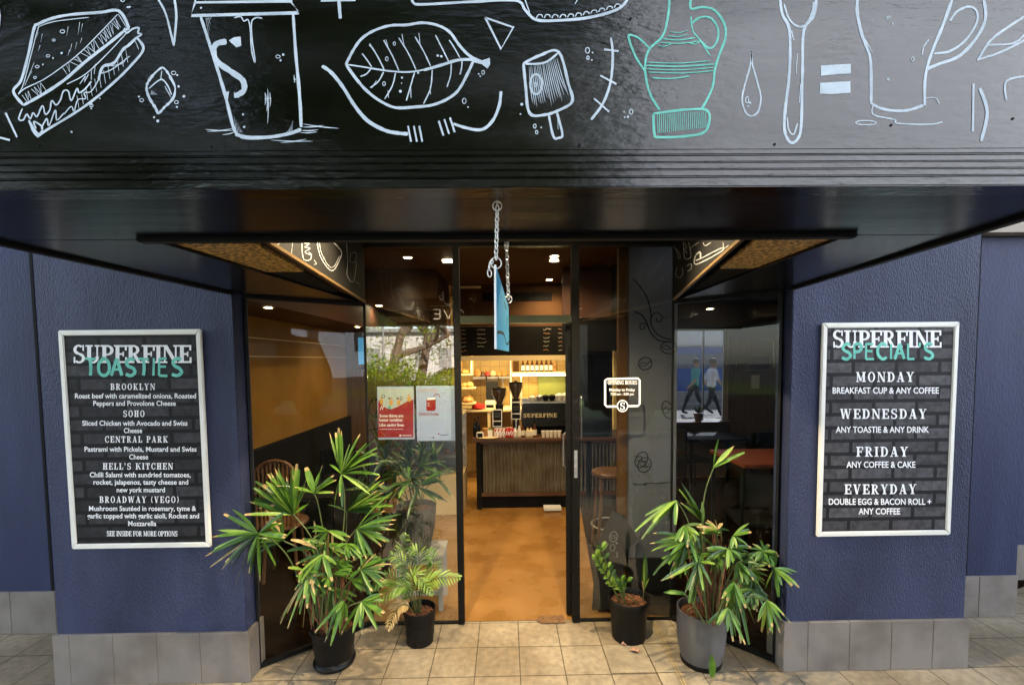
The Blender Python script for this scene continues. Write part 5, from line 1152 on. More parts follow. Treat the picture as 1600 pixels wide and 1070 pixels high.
# espresso machine
def onc(px, Y): return (px - 793) / 700 * Y
CZ = .838
t = empty('espresso_machine', (.47, 5.56, CZ), 'big black espresso machine lettered on its back panel', 'espresso machine')
m = MB(); m.span((-.28, -.16, .10), (.30, .22, .385)); bdy = m.build('body', flat('gloss_black', (.008, .008, .008), .25), t, bevel=.012)
m = MB(); m.span((-.26, -.10, 0), (.28, .18, .098)); m.build('base', M['matblack'], t, bevel=.006)
m = MB(); m.span((-.28, .16, .386), (.30, .175, .42)); m.span((-.28, -.16, .386), (.30, -.15, .40)); m.build('cup_rail', M['steel'], t)
ink = Ink(lambda x, y: Vector((x, -.16, y)), (0, -1, 0), .0015); slab(ink, 'SUPERFINE', -.265, .14, .215, .262, .16); ink.build('lettering', M['cream'], bdy)
for (x, s_, mm) in ((-.15, .04, M['cup']), (-.06, .045, M['steel']), (.02, .045, M['matblack']), (.10, .045, M['matblack']), (.19, .055, M['cup']), (.27, .058, M['cup'])):
    q = MB(); q.lathe([(s_ * .6, 0), (s_, s_ * 1.2), (s_ * .8, s_ * 1.5), (s_ * .3, s_ * 1.7), (0, s_ * 1.72)], (0, 0, 0), 14)
    o = tag(q.build('cup', mm, smooth=True), 'upturned cup warming on top of the espresso machine', 'cup', 'cups on the espresso machine'); o.location = (.47 + x, 5.55, CZ + .401)
lab = ['leftmost upturned cream cup', 'steel milk jug second from left', 'left one of two black cups', 'right one of two black cups', 'second from right pale cup', 'rightmost pale cup']
for o, l_ in zip([o for o in bpy.data.objects if o.name.startswith('cup') and o.get('group') == 'cups on the espresso machine'], lab): o['label'] = l_ + ' on top of the espresso machine'
def grinder(px, Y, hb, top, label):
    t = empty('coffee_grinder', (onc(px, Y), Y, CZ), label, 'coffee grinder')
    m = MB(); m.lathe([(.055, 0), (.055, .02), (.042, .03), (.036, hb - .10), (.05, hb - .05), (.05, hb)], (0, 0, 0), 20); m.build('body', flat('grinder_black', (.01, .01, .01), .3), t, smooth=True)
    m = MB(); m.lathe([(.030, hb + .001), (.036, hb + .02), (.076, top - .07), (.084, top - .01), (.08, top)], (0, 0, 0), 20); m.build('hopper', flat('smoked_hopper', (.05, .032, .02), .12, spec=.8), t, smooth=True)
    m = MB(); m.lathe([(.086, top + .001), (.086, top + .012), (.02, top + .016), (.02, top + .03)], (0, 0, 0), 20); m.build('lid', M['matblack'], t, smooth=True)
    m = MB(); m.span((-.012, -.12, .15), (.012, -.05, .175)); m.build('portafilter_fork', M['steel'], t)
    for sx_ in (-1, 1): m = MB(); m.tube([(sx_ * .035, -.02, hb + .005), (sx_ * .086, -.02, top - .06), (sx_ * .088, -.02, top)], .004, 6); m.build('hopper_strut', M['steel'], t)
grinder(782, 5.5, .37, .555, 'coffee grinder with smoked funnel hopper, left one of two on the counter')
grinder(808, 5.62, .43, .62, 'taller coffee grinder with dark hopper next to the espresso machine')
def card(px, Y, z0, z1, label):
    w_ = 15 / 700 * Y; h = z1 - z0
    t = empty('menu_card', (onc(px, Y), Y, z0), label, 'menu card')
    m = MB(); m.span((-w_ / 2, 0, 0), (w_ / 2, .012, h)); m.build('frame', M['paperw'], t)
    m = MB(); m.span((-w_ / 2 + .01, -.0025, .012), (w_ / 2 - .01, -.0005, h * .30)); m.span((-w_ / 2 + .01, -.0025, h * .36), (w_ / 2 - .01, -.0005, h - .012)); f = m.build('black_print', M['matblack'], t)
    ink = Ink(lambda x, y: Vector((x, -.0025, y)), (0, -1, 0), .001)
    for yy in (.55, .62, .70, .78): ink.line([(-w_ * .3, h * yy), (w_ * .3, h * yy)], .006, 0, False)
    ink.build('text_lines', M['chalkdim'], f)
    m = MB(); m.span((-.02, .013, -.0), (.02, .06, .01)); m.span((-.006, .013, .0), (.006, .02, h * .5)); m.build('easel', M['steel'], t)
    return t
card(778.5, 5.32, .955, 1.165, 'white edged menu card standing left on the counter before the grinder')
card(808, 5.40, 1.03, 1.245, 'white edged menu card clipped higher up before the taller grinder')
for (px, Y, z) in ((778.5, 5.345, .955), (808, 5.425, 1.03)):
    tb('card_holder', 'slim steel rod holding up the %s menu card' % ('left' if px < 790 else 'right'), 'card holder', M['steel'], [((onc(px, Y) - .006, Y, CZ), (onc(px, Y) + .006, Y + .012, z + .0)), ((onc(px, Y) - .04, Y - .03, CZ), (onc(px, Y) + .04, Y + .04, CZ + .01))])
# drinks on the counter
def can(px, m1, label):
    t = empty('drink_can', (onc(px, 5.25), 5.25, CZ), label, 'drink can', 'drink cans on the counter')
    m = MB(); m.lathe([(.024, 0), (.030, .006), (.030, .105), (.024, .115)], (0, 0, 0), 16); m.build('body', m1, t, smooth=True)
    m = MB(); m.lathe([(.024, .1155), (.024, .118), (.002, .1175)], (0, 0, 0), 16); m.build('lid', M['steel'], t)
    m = MB()
    for i in range(5): a = -2.2 + i * .3; m.box((.0305 * math.cos(a), .0305 * math.sin(a), .04 + .018 * (i % 3)), (.008, .008, .03), Euler((0, 0, a)).to_matrix())
    m.build('label_print', M['white'], t)
wr = mat('red_white_print', (.45, .03, .02), .4, (.7, .66, .6), 50, ramp=(.48, .52))
for px, mm, l_ in ((777, wr, 'leftmost red and white patterned can in the row on the counter'), (782, wr, 'second red and white patterned can from the left'), (787.5, wr, 'third red and white patterned can, beside the plain red ones'), (794, M['red'], 'plain red can left of its twin in the counter row'), (800, M['red'], 'plain red can at the right end of the can row')): can(px, mm, l_)
def bottle(px, Y, z, h, r, m1, m2, label, group, cat='bottle'):
    t = empty('bottle', (onc(px, Y), Y, z), label, cat, group)
    m = MB(); m.lathe([(r * .9, 0), (r, .006), (r, h * .58), (r * .4, h * .74), (r * .36, h * .93)], (0, 0, 0), 16); m.build('body', m1, t, smooth=True)
    m = MB(); m.lathe([(r * .42, h * .931), (r * .42, h), (r * .05, h + .001)], (0, 0, 0), 12); m.build('cap', M['matblack'], t)
    m = MB(); m.lathe([(r + .001, h * .12), (r + .001, h * .5)], (0, 0, 0), 16); m.build('label_wrap', m2, t, smooth=True)
for px, h, mm, l_ in ((806, .12, M['paperw'], 'short white bottle at the left of the counter bottles'), (813, .15, M['cup'], 'pale bottle between the white and the dark ones'), (818, .16, M['amber'], 'dark bottle with pale label before the espresso machine'), (826, .12, M['cream'], 'squat cream labelled bottle at the middle of the counter'), (831, .12, M['cream'], 'squat cream labelled bottle right of its twin'), (837, .17, M['amber'], 'tall dark bottle at the right of the counter bottles')):
    bottle(px, 5.28, CZ, h, .026, mm, M['cup'], l_, 'bottles on the counter')
for i in range(5):
    px = 851 + i * 6.2; q = MB(); q.lathe([(.018, 0), (.026, .07), (.027, .075), (.022, .07), (.016, .01)], (0, 0, 0), 14)
    o = tag(q.build('takeaway_cup', M['cup'], smooth=True), '%s white cup in the row before the espresso machine' % ('leftmost', 'second', 'middle', 'fourth', 'rightmost')[i], 'cup', 'white cups on the counter'); o.location = (onc(px, 5.24), 5.24, CZ)
t = empty('card_terminal', (onc(751, 5.2), 5.2, CZ), 'small payment screen with white surround at the left of the counter', 'card terminal')
m = MB(); m.span((-.042, 0, .0), (.042, .03, .075)); m.build('case', M['paperw'], t, bevel=.008); m = MB(); m.span((-.030, -.002, .012), (.030, -.0005, .062)); m.build('screen', M['matblack'], t)
q = MB(); q.lathe([(.030, 0), (.040, .10), (.041, .105)], (0, 0, 0), 16); o = tag(q.build('paper_cup', M['bread'], smooth=True), 'brown paper cup behind the payment screen', 'cup'); o.location = (onc(760, 5.3), 5.3, CZ)
t = empty('milk_carton', (onc(767, 5.28), 5.28, CZ), 'white milk carton with green top on the counter', 'carton')
m = MB(); m.span((-.028, -.028, 0), (.028, .028, .09)); m.build('body', M['paperw'], t); m = MB(); m.prism([(-.028, -.028, .0905), (.028, -.028, .0905), (0, -.028, .125)], (0, .056, 0)); m.build('gable', M['green_pane'], t)
q = MB(); q.lathe([(.10, 0), (.13, .012), (.12, .012)], (0, 0, 0), 20, sx=1.0, sy=.5); o = tag(q.build('serving_board', M['cream'], smooth=True), 'pale round serving board at the front edge of the counter', 'board'); o.location = (onc(763, 5.19), 5.2, CZ)
for px, h in ((743, .22), (746, .17), (748.5, .24)): bottle(px, 5.34, CZ, h, .022, flat('dark_glass', (.012, .012, .01), .15), M['matblack'], 'tall black bottle by the pastry case, %s of three' % {743: 'left', 746: 'middle', 748.5: 'right'}[px], 'black bottles at the counter end')
# shelves and kitchen things at the back
t = empty('wall_shelf', (0, 6.75, 1.47), 'long steel shelf on the tiled wall left of the white post', 'shelf')
m = MB(); m.span((-.50, 0, .0), (.055, .24, .03)); m.build('shelf_board', M['steel'], t); m = MB(); m.span((-.06, .1, -.30), (-.04, .12, -.002)); m.build('bracket', M['steel'], t)
for i, (x, s_, mm) in enumerate(((-.44, .10, M['bread']), (-.36, .07, M['darkwood']), (-.28, .075, M['red']), (-.20, .08, M['cream']), (-.12, .075, M['bread']), (-.03, .085, M['bread']))):
    q = MB(); q.lathe([(s_ * .3, 0), (s_ * .5, s_ * .3), (s_ * .42, s_ * .8), (s_ * .2, s_ * 1.1), (.0, s_ * 1.12)], (0, 0, 0), 10, sx=1.3)
    o = tag(q.build('pantry_item', mm, smooth=True), '%s packet on the long steel shelf' % ('leftmost brown', 'dark', 'red', 'cream', 'small brown', 'rightmost brown')[i], 'packet', 'packets on the steel shelf'); o.location = (x, 6.84, 1.50)
t = empty('bottle_shelf', (.5, 6.72, 1.53), 'brightly lit shelf holding a row of dark bottles', 'shelf')
m = MB(); m.span((-.42, 0, 0), (.45, .26, .035)); m.build('shelf_board', M['cream'], t)
m = MB(); m.span((-.44, -.01, -.75), (-.421, .02, .21)); m.span((-.28, .0, -.75), (-.268, .02, -.001)); m.build('upright', M['paperw'], t)
for i in range(7): bottle(819.5 + i * 7.3, 6.8, 1.566, .20, .026, M['amber'], M['white'], '%s white labelled dark bottle on the lit shelf' % ('first', 'second', 'third', 'fourth', 'fifth', 'sixth', 'seventh')[i], 'dark bottles on the lit shelf')
tb('timber_box', 'brown timber box at the left end of the lit shelf', 'box', M['orange'], [((onc(804, 6.8), 6.76, 1.566), (onc(813, 6.8), 6.9, 1.735))])
q = MB(); q.lathe([(.04, 0), (.048, .01), (.048, .12), (.03, .14), (.035, .145), (.02, .165)], (0, 0, 0), 14); o = tag(q.build('jar', mat('pasta_jar', (.30, .10, .03), .2, (.60, .42, .20), 40), smooth=True), 'patterned round lidded jar at the right end of the lit shelf', 'jar'); o.location = (onc(869, 6.8), 6.84, 1.566)
tb('lime_panel', 'plain lime green wall panel above the espresso machine', 'panel', M['green_pane'], [((onc(843, 6.97), 6.96, 1.12), (onc(890, 6.97), 6.995, 1.50))])
t = empty('toaster_oven', (onc(771, 6.5), 6.5, .95), 'black oven box standing on a printer behind the grinders', 'oven')
m = MB(); m.span((-.09, 0, .22), (.09, .22, .50)); m.build('body', flat('oven_black', (.015, .014, .012), .3), t, bevel=.008)
for s_ in ((-.09, .505), (.085, .505)): m = MB(); m.span((s_[0], 0, .501), (s_[0] + .008, .22, .57)); m.build('rail_post', M['matblack'], t)
m = MB(); m.span((-.09, 0, .571), (.093, .012, .58)); m.build('rail', M['matblack'], t)
t = empty('receipt_printer', (onc(768, 6.46), 6.42, .95), 'cream receipt printer under the black oven box', 'printer')
m = MB(); m.span((-.075, 0, .10), (.085, .2, .215)); m.build('case', M['cup'], t, bevel=.008); m = MB(); m.span((-.06, -.004, .12), (.05, -.0005, .16)); m.build('slot', M['matblack'], t)
t = empty('back_bench', (0, 6.5, 0), 'pale wooden work bench against the tiled wall', 'bench')
m = MB(); m.span((-.80, -.16, 1.02), (.30, .45, 1.049)); m.build('bench_top', M['cream'], t)
for x in (-.75, -.25, .27): m = MB(); m.span((x - .02, -.15, FZ), (x + .02, -.11, 1.019)); m.build('leg', M['cream'], t)
q = MB(); q.lathe([(.05, 0), (.09, .02), (.08, .07), (.03, .085), (0, .086)], (0, 0, 0), 14, sx=1.1); o = tag(q.build('red_bag', M['red'], smooth=True), 'red bag lying on the back bench', 'bag'); o.location = (onc(749, 6.4), 6.42, 1.05)
t = empty('bread_shelf', (onc(731, 6.2), 6.3, 1.15), 'open timber shelf unit with loaves at the left of the kitchen bay', 'shelf')
m = MB(); m.span((-.10, 0, .45), (-.085, .25, .68)); m.span((.055, 0, .41), (.075, .25, .68)); m.span((-.10, 0, .39), (.075, .25, .409)); m.span((-.10, 0, .681), (.075, .25, .70)); m.span((-.10, 0, .20), (.11, .25, .22)); m.span((-.10, 0, -.02), (.11, .25, .0)); m.build('shelf_frame', M['cream'], t)
for i, (x, z, s_) in enumerate(((-.03, .411, .08), (.02, .221, .10), (-.05, .221, .09), (.0, .001, .13))):
    q = MB(); q.lathe([(s_ * .4, 0), (s_ * .62, s_ * .25), (s_ * .5, s_ * .6), (s_ * .2, s_ * .8), (0, s_ * .82)], (0, 0, 0), 12, sx=1.1)
    o = tag(q.build('loaf', M['bread'], smooth=True), ('brown loaf on the top shelf of the timber unit', 'right hand bun on the middle shelf of the timber unit', 'left hand bun on the middle shelf of the timber unit', 'large round loaf on the bottom shelf of the timber unit')[i], 'bread', 'loaves on the timber shelf'); o.location = (onc(731, 6.2) + x, 6.4, 1.15 + z)
t = empty('pastry_case', (-.80, 5.0, 0), 'glass fronted pastry display case at the left end of the counter', 'display case')
m = MB(); m.span((-.45, 0, FZ), (.30, .55, .45)); m.build('cabinet', M['cream'], t, bevel=.005)
m = MB(); m.span((-.45, 0, 1.12), (.30, .55, 1.15)); 
for z in (.66, .88): m.span((-.44, .03, z), (.29, .5, z + .012))
m.span((-.45, .5, .451), (.30, .55, 1.119)); m.build('shelf', M['steel'], t)
m = MB(); m.span((-.45, 0, .451), (.30, .006, 1.119)); m.build('glass_front', M['glass_plain'], t)
random.seed(9)
for i in range(18):
    q = MB(); s_ = random.uniform(.03, .045); q.lathe([(s_ * .7, 0), (s_, s_ * .3), (s_ * .8, s_ * .8), (0, s_)], (0, 0, 0), 10)
    z = (.451, .673, .893)[i // 6]; row = ('bottom', 'middle', 'upper')[i // 6]; k_ = ('first', 'second', 'third', 'fourth', 'fifth', 'sixth')[i % 6]
    o = tag(q.build('pastry', M['bread'] if i % 3 else M['cream'], smooth=True), '%s pastry from the left on the %s shelf of the display case' % (k_, row), 'pastry', 'pastries in the display case'); o.location = (-1.17 + (i % 6) * .115, 5.16 + random.uniform(0, .1), z)

# right side: grey panel, timber post, dark fridge, framed picture, stool
t = empty('grey_partition', (1.0, 3.10, 0), 'grey interior panel inked with coffee beans and a curling vine', 'partition')
gx0, gx1 = .855, 1.19
m = MB(); m.span((gx0 - 1, 0, .34), (gx1 - 1, .04, 2.745)); gp = m.build('panel', M['greyboard'], t)
PO = Vector((1.0, 3.10, 0)); ink = Ink(lambda x, y: at(x, y, 3.10) - PO, (0, -1, 0), .0012)
def bean(x, y, rx, ry, a):
    ink.ring(x, y, rx, ry, 1.6, 0, a); c, d = math.cos(a), math.sin(a); R2 = lambda u, v: (x + u * c - v * d, y + u * d + v * c)
    ink.line([R2(-rx * .9, 0), R2(-rx * .3, -ry * .35), R2(rx * .3, ry * .1), R2(rx * .95, -ry * .2)], 1.3); ink.line([R2(-rx * .8, ry * .2), R2(0, ry * .3), R2(rx * .6, -ry * .1)], 1.2)
    for u, v in ((rx * 1.5, 0), (-rx * 1.4, .3), (0, ry * 1.6)): ink.dot(*R2(u, v), .8)
bean(1008, 568, 10.5, 9.5, -.3); bean(1002, 718, 9, 13, .5); bean(1007, 726, 10, 12, .5); bean(1045, 543, 13, 9.5, 0); bean(1043, 640, 8, 14, -.3)
ink.line([(990, 436), (1003, 452), (1012, 468), (1017, 490), (1017, 505), (1023, 518), (1035, 527), (1052, 531)], 1.9); ink.line([(991, 487), (1002, 492), (1010, 503), (1016, 518), (1026, 530), (1040, 534), (1054, 533)], 2.0)
ink.line([(1017, 505), (1018, 494), (1026, 488), (1034, 494), (1033, 502), (1026, 502), (1026, 497)], 1.5); ink.line([(1012, 510), (1007, 505), (1000, 507), (1001, 514), (1007, 513), (1006, 509)], 1.5)
ink.line([(988, 755), (1000, 757), (1015, 754), (1030, 755), (1050, 752)], 1.2); ink.dot(1008, 756, 2.2); ink.dot(993, 757, 1.5)
ink.build('ink_drawing', M['matblack'], gp)
m = MB(); m.span((gx0 - 1, -.02, FZ), (gx1 - 1, .06, .338)); m.build('plinth', M['matblack'], t)
t = empty('timber_post', (.80, 3.13, 0), 'orange timber post beside the grey panel with a pointed ink doodle', 'post')
m = MB(); m.span((-.012, 0, FZ), (.052, .05, 2.745)); pp_ = m.build('post', M['orange'], t)
TO = Vector((.80, 3.13, 0)); ink = Ink(lambda x, y: at(x, y, 3.13) - TO, (0, -1, 0), .001)
ink.line([(982, 452), (977, 490), (977, 502), (982, 524), (986, 505), (985, 470), (980, 455)], 1.1); ink.line([(984, 455), (986, 480), (990, 485)], .9); ink.build('ink_drawing', M['matblack'], pp_)
t = empty('drinks_fridge', (1.16, 5.2, 0), 'tall dark fridge behind the right hand front glass', 'fridge')
m = MB(); m.span((-.31, 0, FZ), (.08, .6, 1.95)); m.build('cabinet', flat('fridge_black', (.012, .012, .013), .4), t, bevel=.01); m = MB(); m.span((-.27, -.008, .25), (.04, -.001, 1.8)); m.build('door_glass', M['carglass'], t); m = MB(); m.tube([(-.29, -.02, .8), (-.29, -.04, .82), (-.29, -.04, 1.3), (-.29, -.02, 1.32)], .008, 6); m.build('handle', M['steel'], t)
tb('black_bulkhead', 'black hanging bulkhead over the right half of the cafe', 'bulkhead', M['matblack'], [((1.16, 3.6, 2.18), (4.55, 6.45, 2.745))])
tb('dark_header', 'black header panel over the fridge seen through the front glass', 'panel', M['matblack'], [((.62, 4.9, 1.84), (1.33, 4.94, 2.20))])
tb('header_panel', 'maroon header panel above the black one over the fridge', 'panel', mat('maroon_panel', (.060, .020, .010), .6), [((.62, 4.9, 2.203), (1.33, 4.94, 2.74))])
t = empty('kitchen_doorway', (1.25, 6.44, 0), 'cream wall section with dark framed opening behind the fridge', 'wall')
m = MB(); m.span((.30, 0, FZ), (1.06, .06, 2.17)); m.build('wall_panel', M['cream'], t)
m = MB(); m.span((.5, -.015, .9), (.53, -.001, 1.75)); m.span((.8, -.015, .9), (.83, -.001, 1.75)); m.span((.531, -.015, 1.72), (.799, -.001, 1.75)); m.build('picture_frame', M['matblack'], t)
t = empty('bar_stool', (.93, 4.0, 0), 'dark wooden bar stool behind the right hand front glass', 'stool')
m = MB(); m.lathe([(.15, .70), (.165, .71), (.165, .735), (.15, .745)], (0, 0, 0), 20); m.build('seat', M['darkwood'], t, smooth=True)
for a in (.78, 2.36, 3.93, 5.5): m = MB(); m.tube([(.12 * math.cos(a), .12 * math.sin(a), .70), (.19 * math.cos(a), .19 * math.sin(a), FZ)], .014, 8); m.build('leg', M['darkwood'], t, smooth=True)
m = MB(); m.tube([(.165 * math.cos(x), .165 * math.sin(x), .25) for x in [i * math.pi / 8 for i in range(17)]], .008, 6, cap=False); m.build('foot_ring', M['steel'], t)
# leaning black fabric banner with white marks inside the glass
t = empty('folded_banner', (.80, 2.99, .004), 'slumped black fabric banner with white round mark inside the right glass', 'banner')
def bp2(px, py): q = at(px, py, 3.03); return Vector((q.x - .80, .04, q.z - .004))
m = MB(); m.prism([bp2(*q) for q in ((925, 960), (932, 850), (950, 815), (958, 798), (975, 806), (998, 842), (978, 862), (975, 900), (978, 960))], (0, .02, 0)); bb = m.build('cloth', flat('black_cloth', (.007, .007, .008), .95), t, bevel=.004)
ink = Ink(lambda x, y: bp2(x, y), (0, -1, 0), .0012); ink.ring(958.5, 838, 6, 8, 1.4, 0, .2); hand(ink, 'CS', 955, 962, 841, 835, .9); ink.line([(945, 846), (950, 849), (946, 855)], 1.6); ink.ring(957, 855, 4, 5, 1.1); ink.dot(963.5, 848, 1.8); ink.line([(963, 862), (965, 867), (962, 870)], 1.6); ink.build('white_marks', M['chalkdim'], bb)
# far wall with the side-street window and the timber door
W0, W1, Z0, Z1, YW = 2.36, 3.22, .845, 2.175, 6.5
t = empty('far_wall', (2.9, YW, 0), 'brown back wall with the bright side street window', 'wall')
def fw(name, spans, m_, **k):
    q = MB()
    for s_ in spans: q.span([s_[0][0] - 2.9, s_[0][1] - YW, s_[0][2]], [s_[1][0] - 2.9, s_[1][1] - YW, s_[1][2]])
    return q.build(name, m_, t, **k)
fw('masonry', [((.99, YW + .001, FZ), (W0, YW + .10, 2.74)), ((W1, YW, FZ), (4.62, YW + .10, 2.74)), ((W0 + .0005, YW, FZ), (W1 - .0005, YW + .1, Z0)), ((W0 + .0005, YW, Z1), (W1 - .0005, YW + .1, 2.74))], mat('dim_brown_wall', (.10, .058, .028), .7, (.12, .07, .034), 3))
wf = fw('window_frame', [((W0 + .001, YW + .03, Z0 + .001), (W0 + .03, YW + .07, Z1 - .001)), ((W1 - .03, YW + .03, Z0 + .001), (W1 - .001, YW + .07, Z1 - .001)), ((W0 + .031, YW + .031, Z1 - .03), (W1 - .031, YW + .069, Z1 - .001)), ((W0 + .53, YW + .034, Z0 + .001), (W0 + .545, YW + .064, Z1 - .031))], M['steel'])
q = MB(); q.span((W0 + .031 - 2.9, .046, Z0 + .002), (W0 + .529 - 2.9, .052, Z1 - .031)); q.span((W0 + .546 - 2.9, .046, Z0 + .002), (W1 - .031 - 2.9, .052, Z1 - .031)); q.build('glass_pane', M['glass_dimming'], wf)
fw('window_sill', [((W0 - .08, YW - .22, Z0 - .032), (W1 + .05, YW - .001, Z0 - .001))], M['darkwood'], bevel=.004)
t = empty('timber_door', (3.66, YW, 0), 'plain brown timber door with paper notice beside the far window', 'door')
m = MB(); m.span((-.40, -.045, .01), (.40, -.002, 2.02)); m.build('door_leaf', M['wood'], t, bevel=.003)
m = MB(); m.span((-.10, -.049, 1.30), (.02, -.046, 1.50)); m.build('paper_notice', M['cup'], t)
m = MB(); m.span((-.13, -.050, 1.58), (.16, -.0465, 1.76)); m.build('black_plate', M['matblack'], t)
m = MB(); m.tube([(-.02, -.06, 2.0), (.2, -.07, 2.0)], .012, 6); m.tube([(.2, -.07, 1.99), (.22, -.06, 1.6)], .01, 6); m.build('door_closer', M['steel'], t)
m = MB(); m.span((-.25, -.052, 1.56), (.30, -.046, 1.575)); m.span((-.33, -.052, 1.62), (-.32, -.046, 1.80)); m.build('push_bar', M['steel'], t)
m = MB(); m.span((-.435, -.05, .006), (-.405, -.001, 2.05)); m.span((.405, -.05, .006), (.435, -.001, 2.05)); m.span((-.404, -.05, 2.022), (.404, -.001, 2.05)); m.build('door_frame', M['darkwood'], t)
t = empty('sill_plant', (2.76, YW - .12, Z0), 'tiny succulent in a brown pot on the far window sill', 'potted plant')
m = MB(); m.lathe([(.04, 0), (.06, .09), (.064, .095), (.064, .115), (.05, .115)], (0, 0, 0), 16); m.build('pot', mat('brown_pot', (.06, .022, .01), .6), t, smooth=True); m = MB()
for i in range(14): a = i * .45; blade(m, (0, 0, .11), (.07 * math.cos(a), .07 * math.sin(a), .17 + .03 * (i % 3)), .02, 0)
m.build('leaves', M['leafd'], t)
def table(x, y, w_, d_, h, label, top):
    t = empty('cafe_table', (x, y, 0), label, 'table')
    m = MB(); m.span((-w_ / 2, -d_ / 2, h - .035), (w_ / 2, d_ / 2, h)); m.build('table_top', top, t, bevel=.004)
    for sx_ in (-1, 1):
        for sy_ in (-1, 1): m = MB(); a, b2 = sx_ * (w_ / 2 - .03), sy_ * (d_ / 2 - .03); m.span((a - .016, b2 - .016, FZ), (a + .016, b2 + .016, h - .036)); m.build('leg', M['black'], t)
    return t
table(2.66, 4.30, 1.05, .70, .79, 'red brown topped table with black steel legs by the specials pilaster', M['redwood'])
table(2.72, 5.9, .8, .6, .72, 'small black table under the far window', M['matblack'])
def chair(x, y, rz, label, group=None):
    t = empty('cafe_chair', (x, y, 0), label, 'chair', group, rz)
    m = MB(); m.span((-.19, -.19, .43), (.19, .19, .46)); m.build('seat', M['matblack'], t, bevel=.01)
    m = MB(); m.span((-.19, .17, .60), (.19, .19, .85)); m.build('backrest', M['matblack'], t, bevel=.008)
    for sx_ in (-.17, .17):
        m = MB(); m.tube([(sx_, -.17, .43), (sx_ * 1.1, -.19, FZ)], .012, 6); m.build('leg', M['black'], t)
        m = MB(); m.tube([(sx_, .20, .85), (sx_, .18, .44), (sx_ * 1.1, .22, FZ)], .012, 6); m.build('leg', M['black'], t)
    return t
chair(2.02, 3.55, R(170), 'black chair pushed to the red brown table by the specials pilaster')
chair(2.40, 5.75, R(100), 'black chair at the left end of the small table under the far window'); chair(3.05, 5.55, R(200), 'black chair in front of the small table under the far window')
chair(-1.95, 3.75, R(190), 'black chair at the front by the yellow wall'); chair(-1.75, 4.8, R(185), 'black chair farther back by the yellow wall')
# round-backed slatted chair behind the left plant
t = empty('round_back_chair', (-1.83, 3.62, 0), 'brown chair with rounded slatted back inside the side window', 'chair', None, R(10))
m = MB(); m.lathe([(.18, .43), (.19, .44), (.19, .455), (.17, .465)], (0, 0, 0), 20); m.build('seat', M['darkwood'], t, smooth=True)
m = MB(); arc = [(.15 * math.cos(a), -.17, .86 + .13 * math.sin(a)) for a in [math.pi * i / 12 for i in range(13)]]
m.tube([(.15, -.15, .46)] + arc + [(-.15, -.15, .46)], .014, 8)
for i in range(9): x = -.12 + .03 * i; m.tube([(x * .9, -.155, .46), (x, -.17, .86 + .13 * math.sqrt(max(0, 1 - (x / .15) ** 2)) - .005)], .011, 6)
m.build('slatted_back', mat('bentwood', (.20, .085, .03), .45, (.14, .06, .022), 20), t, smooth=True)
for a in (.78, 2.36, 3.93, 5.5): m = MB(); m.tube([(.14 * math.cos(a), .14 * math.sin(a), .44), (.18 * math.cos(a), .18 * math.sin(a), FZ)], .013, 8); m.build('leg', M['darkwood'], t, smooth=True)
tb('banquette', 'black padded bench seat along the yellow wall', 'bench', M['matblack'], [((-2.14, 4.2, FZ), (-1.65, 6.1, .46))], bevel=.02)
# ceiling downlights, one of them unseen inside the doorway head
def down(x, y, z, power, label, r=.038):
    t = empty('downlight', (x, y, z), label, 'ceiling light', 'ceiling downlights')
    m = MB(); m.lathe([(r, -.006), (r + .012, -.006), (r + .014, -.0005), (r, -.0005), (r, -.006)], (0, 0, 0), 20, cap=False); m.build('rim', M['cream'], t)
    m = MB(); m.lathe([(.001, -.004), (r - .001, -.004), (r - .001, -.001)], (0, 0, 0), 20); m.build('lamp', M['lamp'], t)
    if power:
        l = bpy.data.lights.new('downlight_beam', 'SPOT'); l.energy = power; l.color = (1, .70, .36); l.spot_size = R(150); l.spot_blend = .8; l.shadow_soft_size = .04
        o = bpy.data.objects.new('downlight_beam', l); COL.objects.link(o); o.location = (0, 0, -.012); o.parent = t
down(-.938, 4.40, 2.75, 10, 'bright downlight on the left above the front glass poster bay')
down(.479, 4.39, 2.75, 26, 'bright downlight over the middle of the doorway')
down(.553, 5.66, 2.75, 22, 'second downlight behind the bright middle one')
down(-1.56, 5.6, 2.44, 4, 'downlight under the lowered brown ceiling block')
down(-1.72, 3.30, 2.15, 1.5, 'small downlight under the maroon bulkhead over the side window', .028)
down(-1.70, 5.2, 2.15, 4, 'farther small downlight under the maroon bulkhead', .028)
down(1.78, 3.9, 2.18, 3, 'small downlight under the black bulkhead on the right', .028)
down(-.2, 3.5, 2.75, 20, 'unseen downlight just inside the doorway head')
# lit strip under the pelmet and over the lit shelf
def strip(x0, x1, y, z, power, label):
    m = MB(); m.span((x0, y, z), (x1, y + .03, z + .012)); o = tag(m.build('strip_lamp', glow('strip_glow', (1, .82, .42), 6), origin=((x0 + x1) / 2, y, z)), label, 'strip light')
    l = bpy.data.lights.new('strip_beam', 'AREA'); l.shape = 'RECTANGLE'; l.size = x1 - x0; l.size_y = .05; l.energy = power; l.color = (1, .74, .34)
    a = bpy.data.objects.new('strip_beam', l); COL.objects.link(a); a.location = (0, .015, -.01); a.parent = o
strip(-.65, 1.0, 6.12, 1.79, 6, 'warm strip lamp hidden behind the cream pelmet')
strip(-.5, 1.0, 6.3, 2.60, 4.5, 'warm strip lamp at the ceiling of the kitchen bay')
strip(.1, .93, 6.70, 1.512, .5, 'warm strip lamp under the bottle shelf')

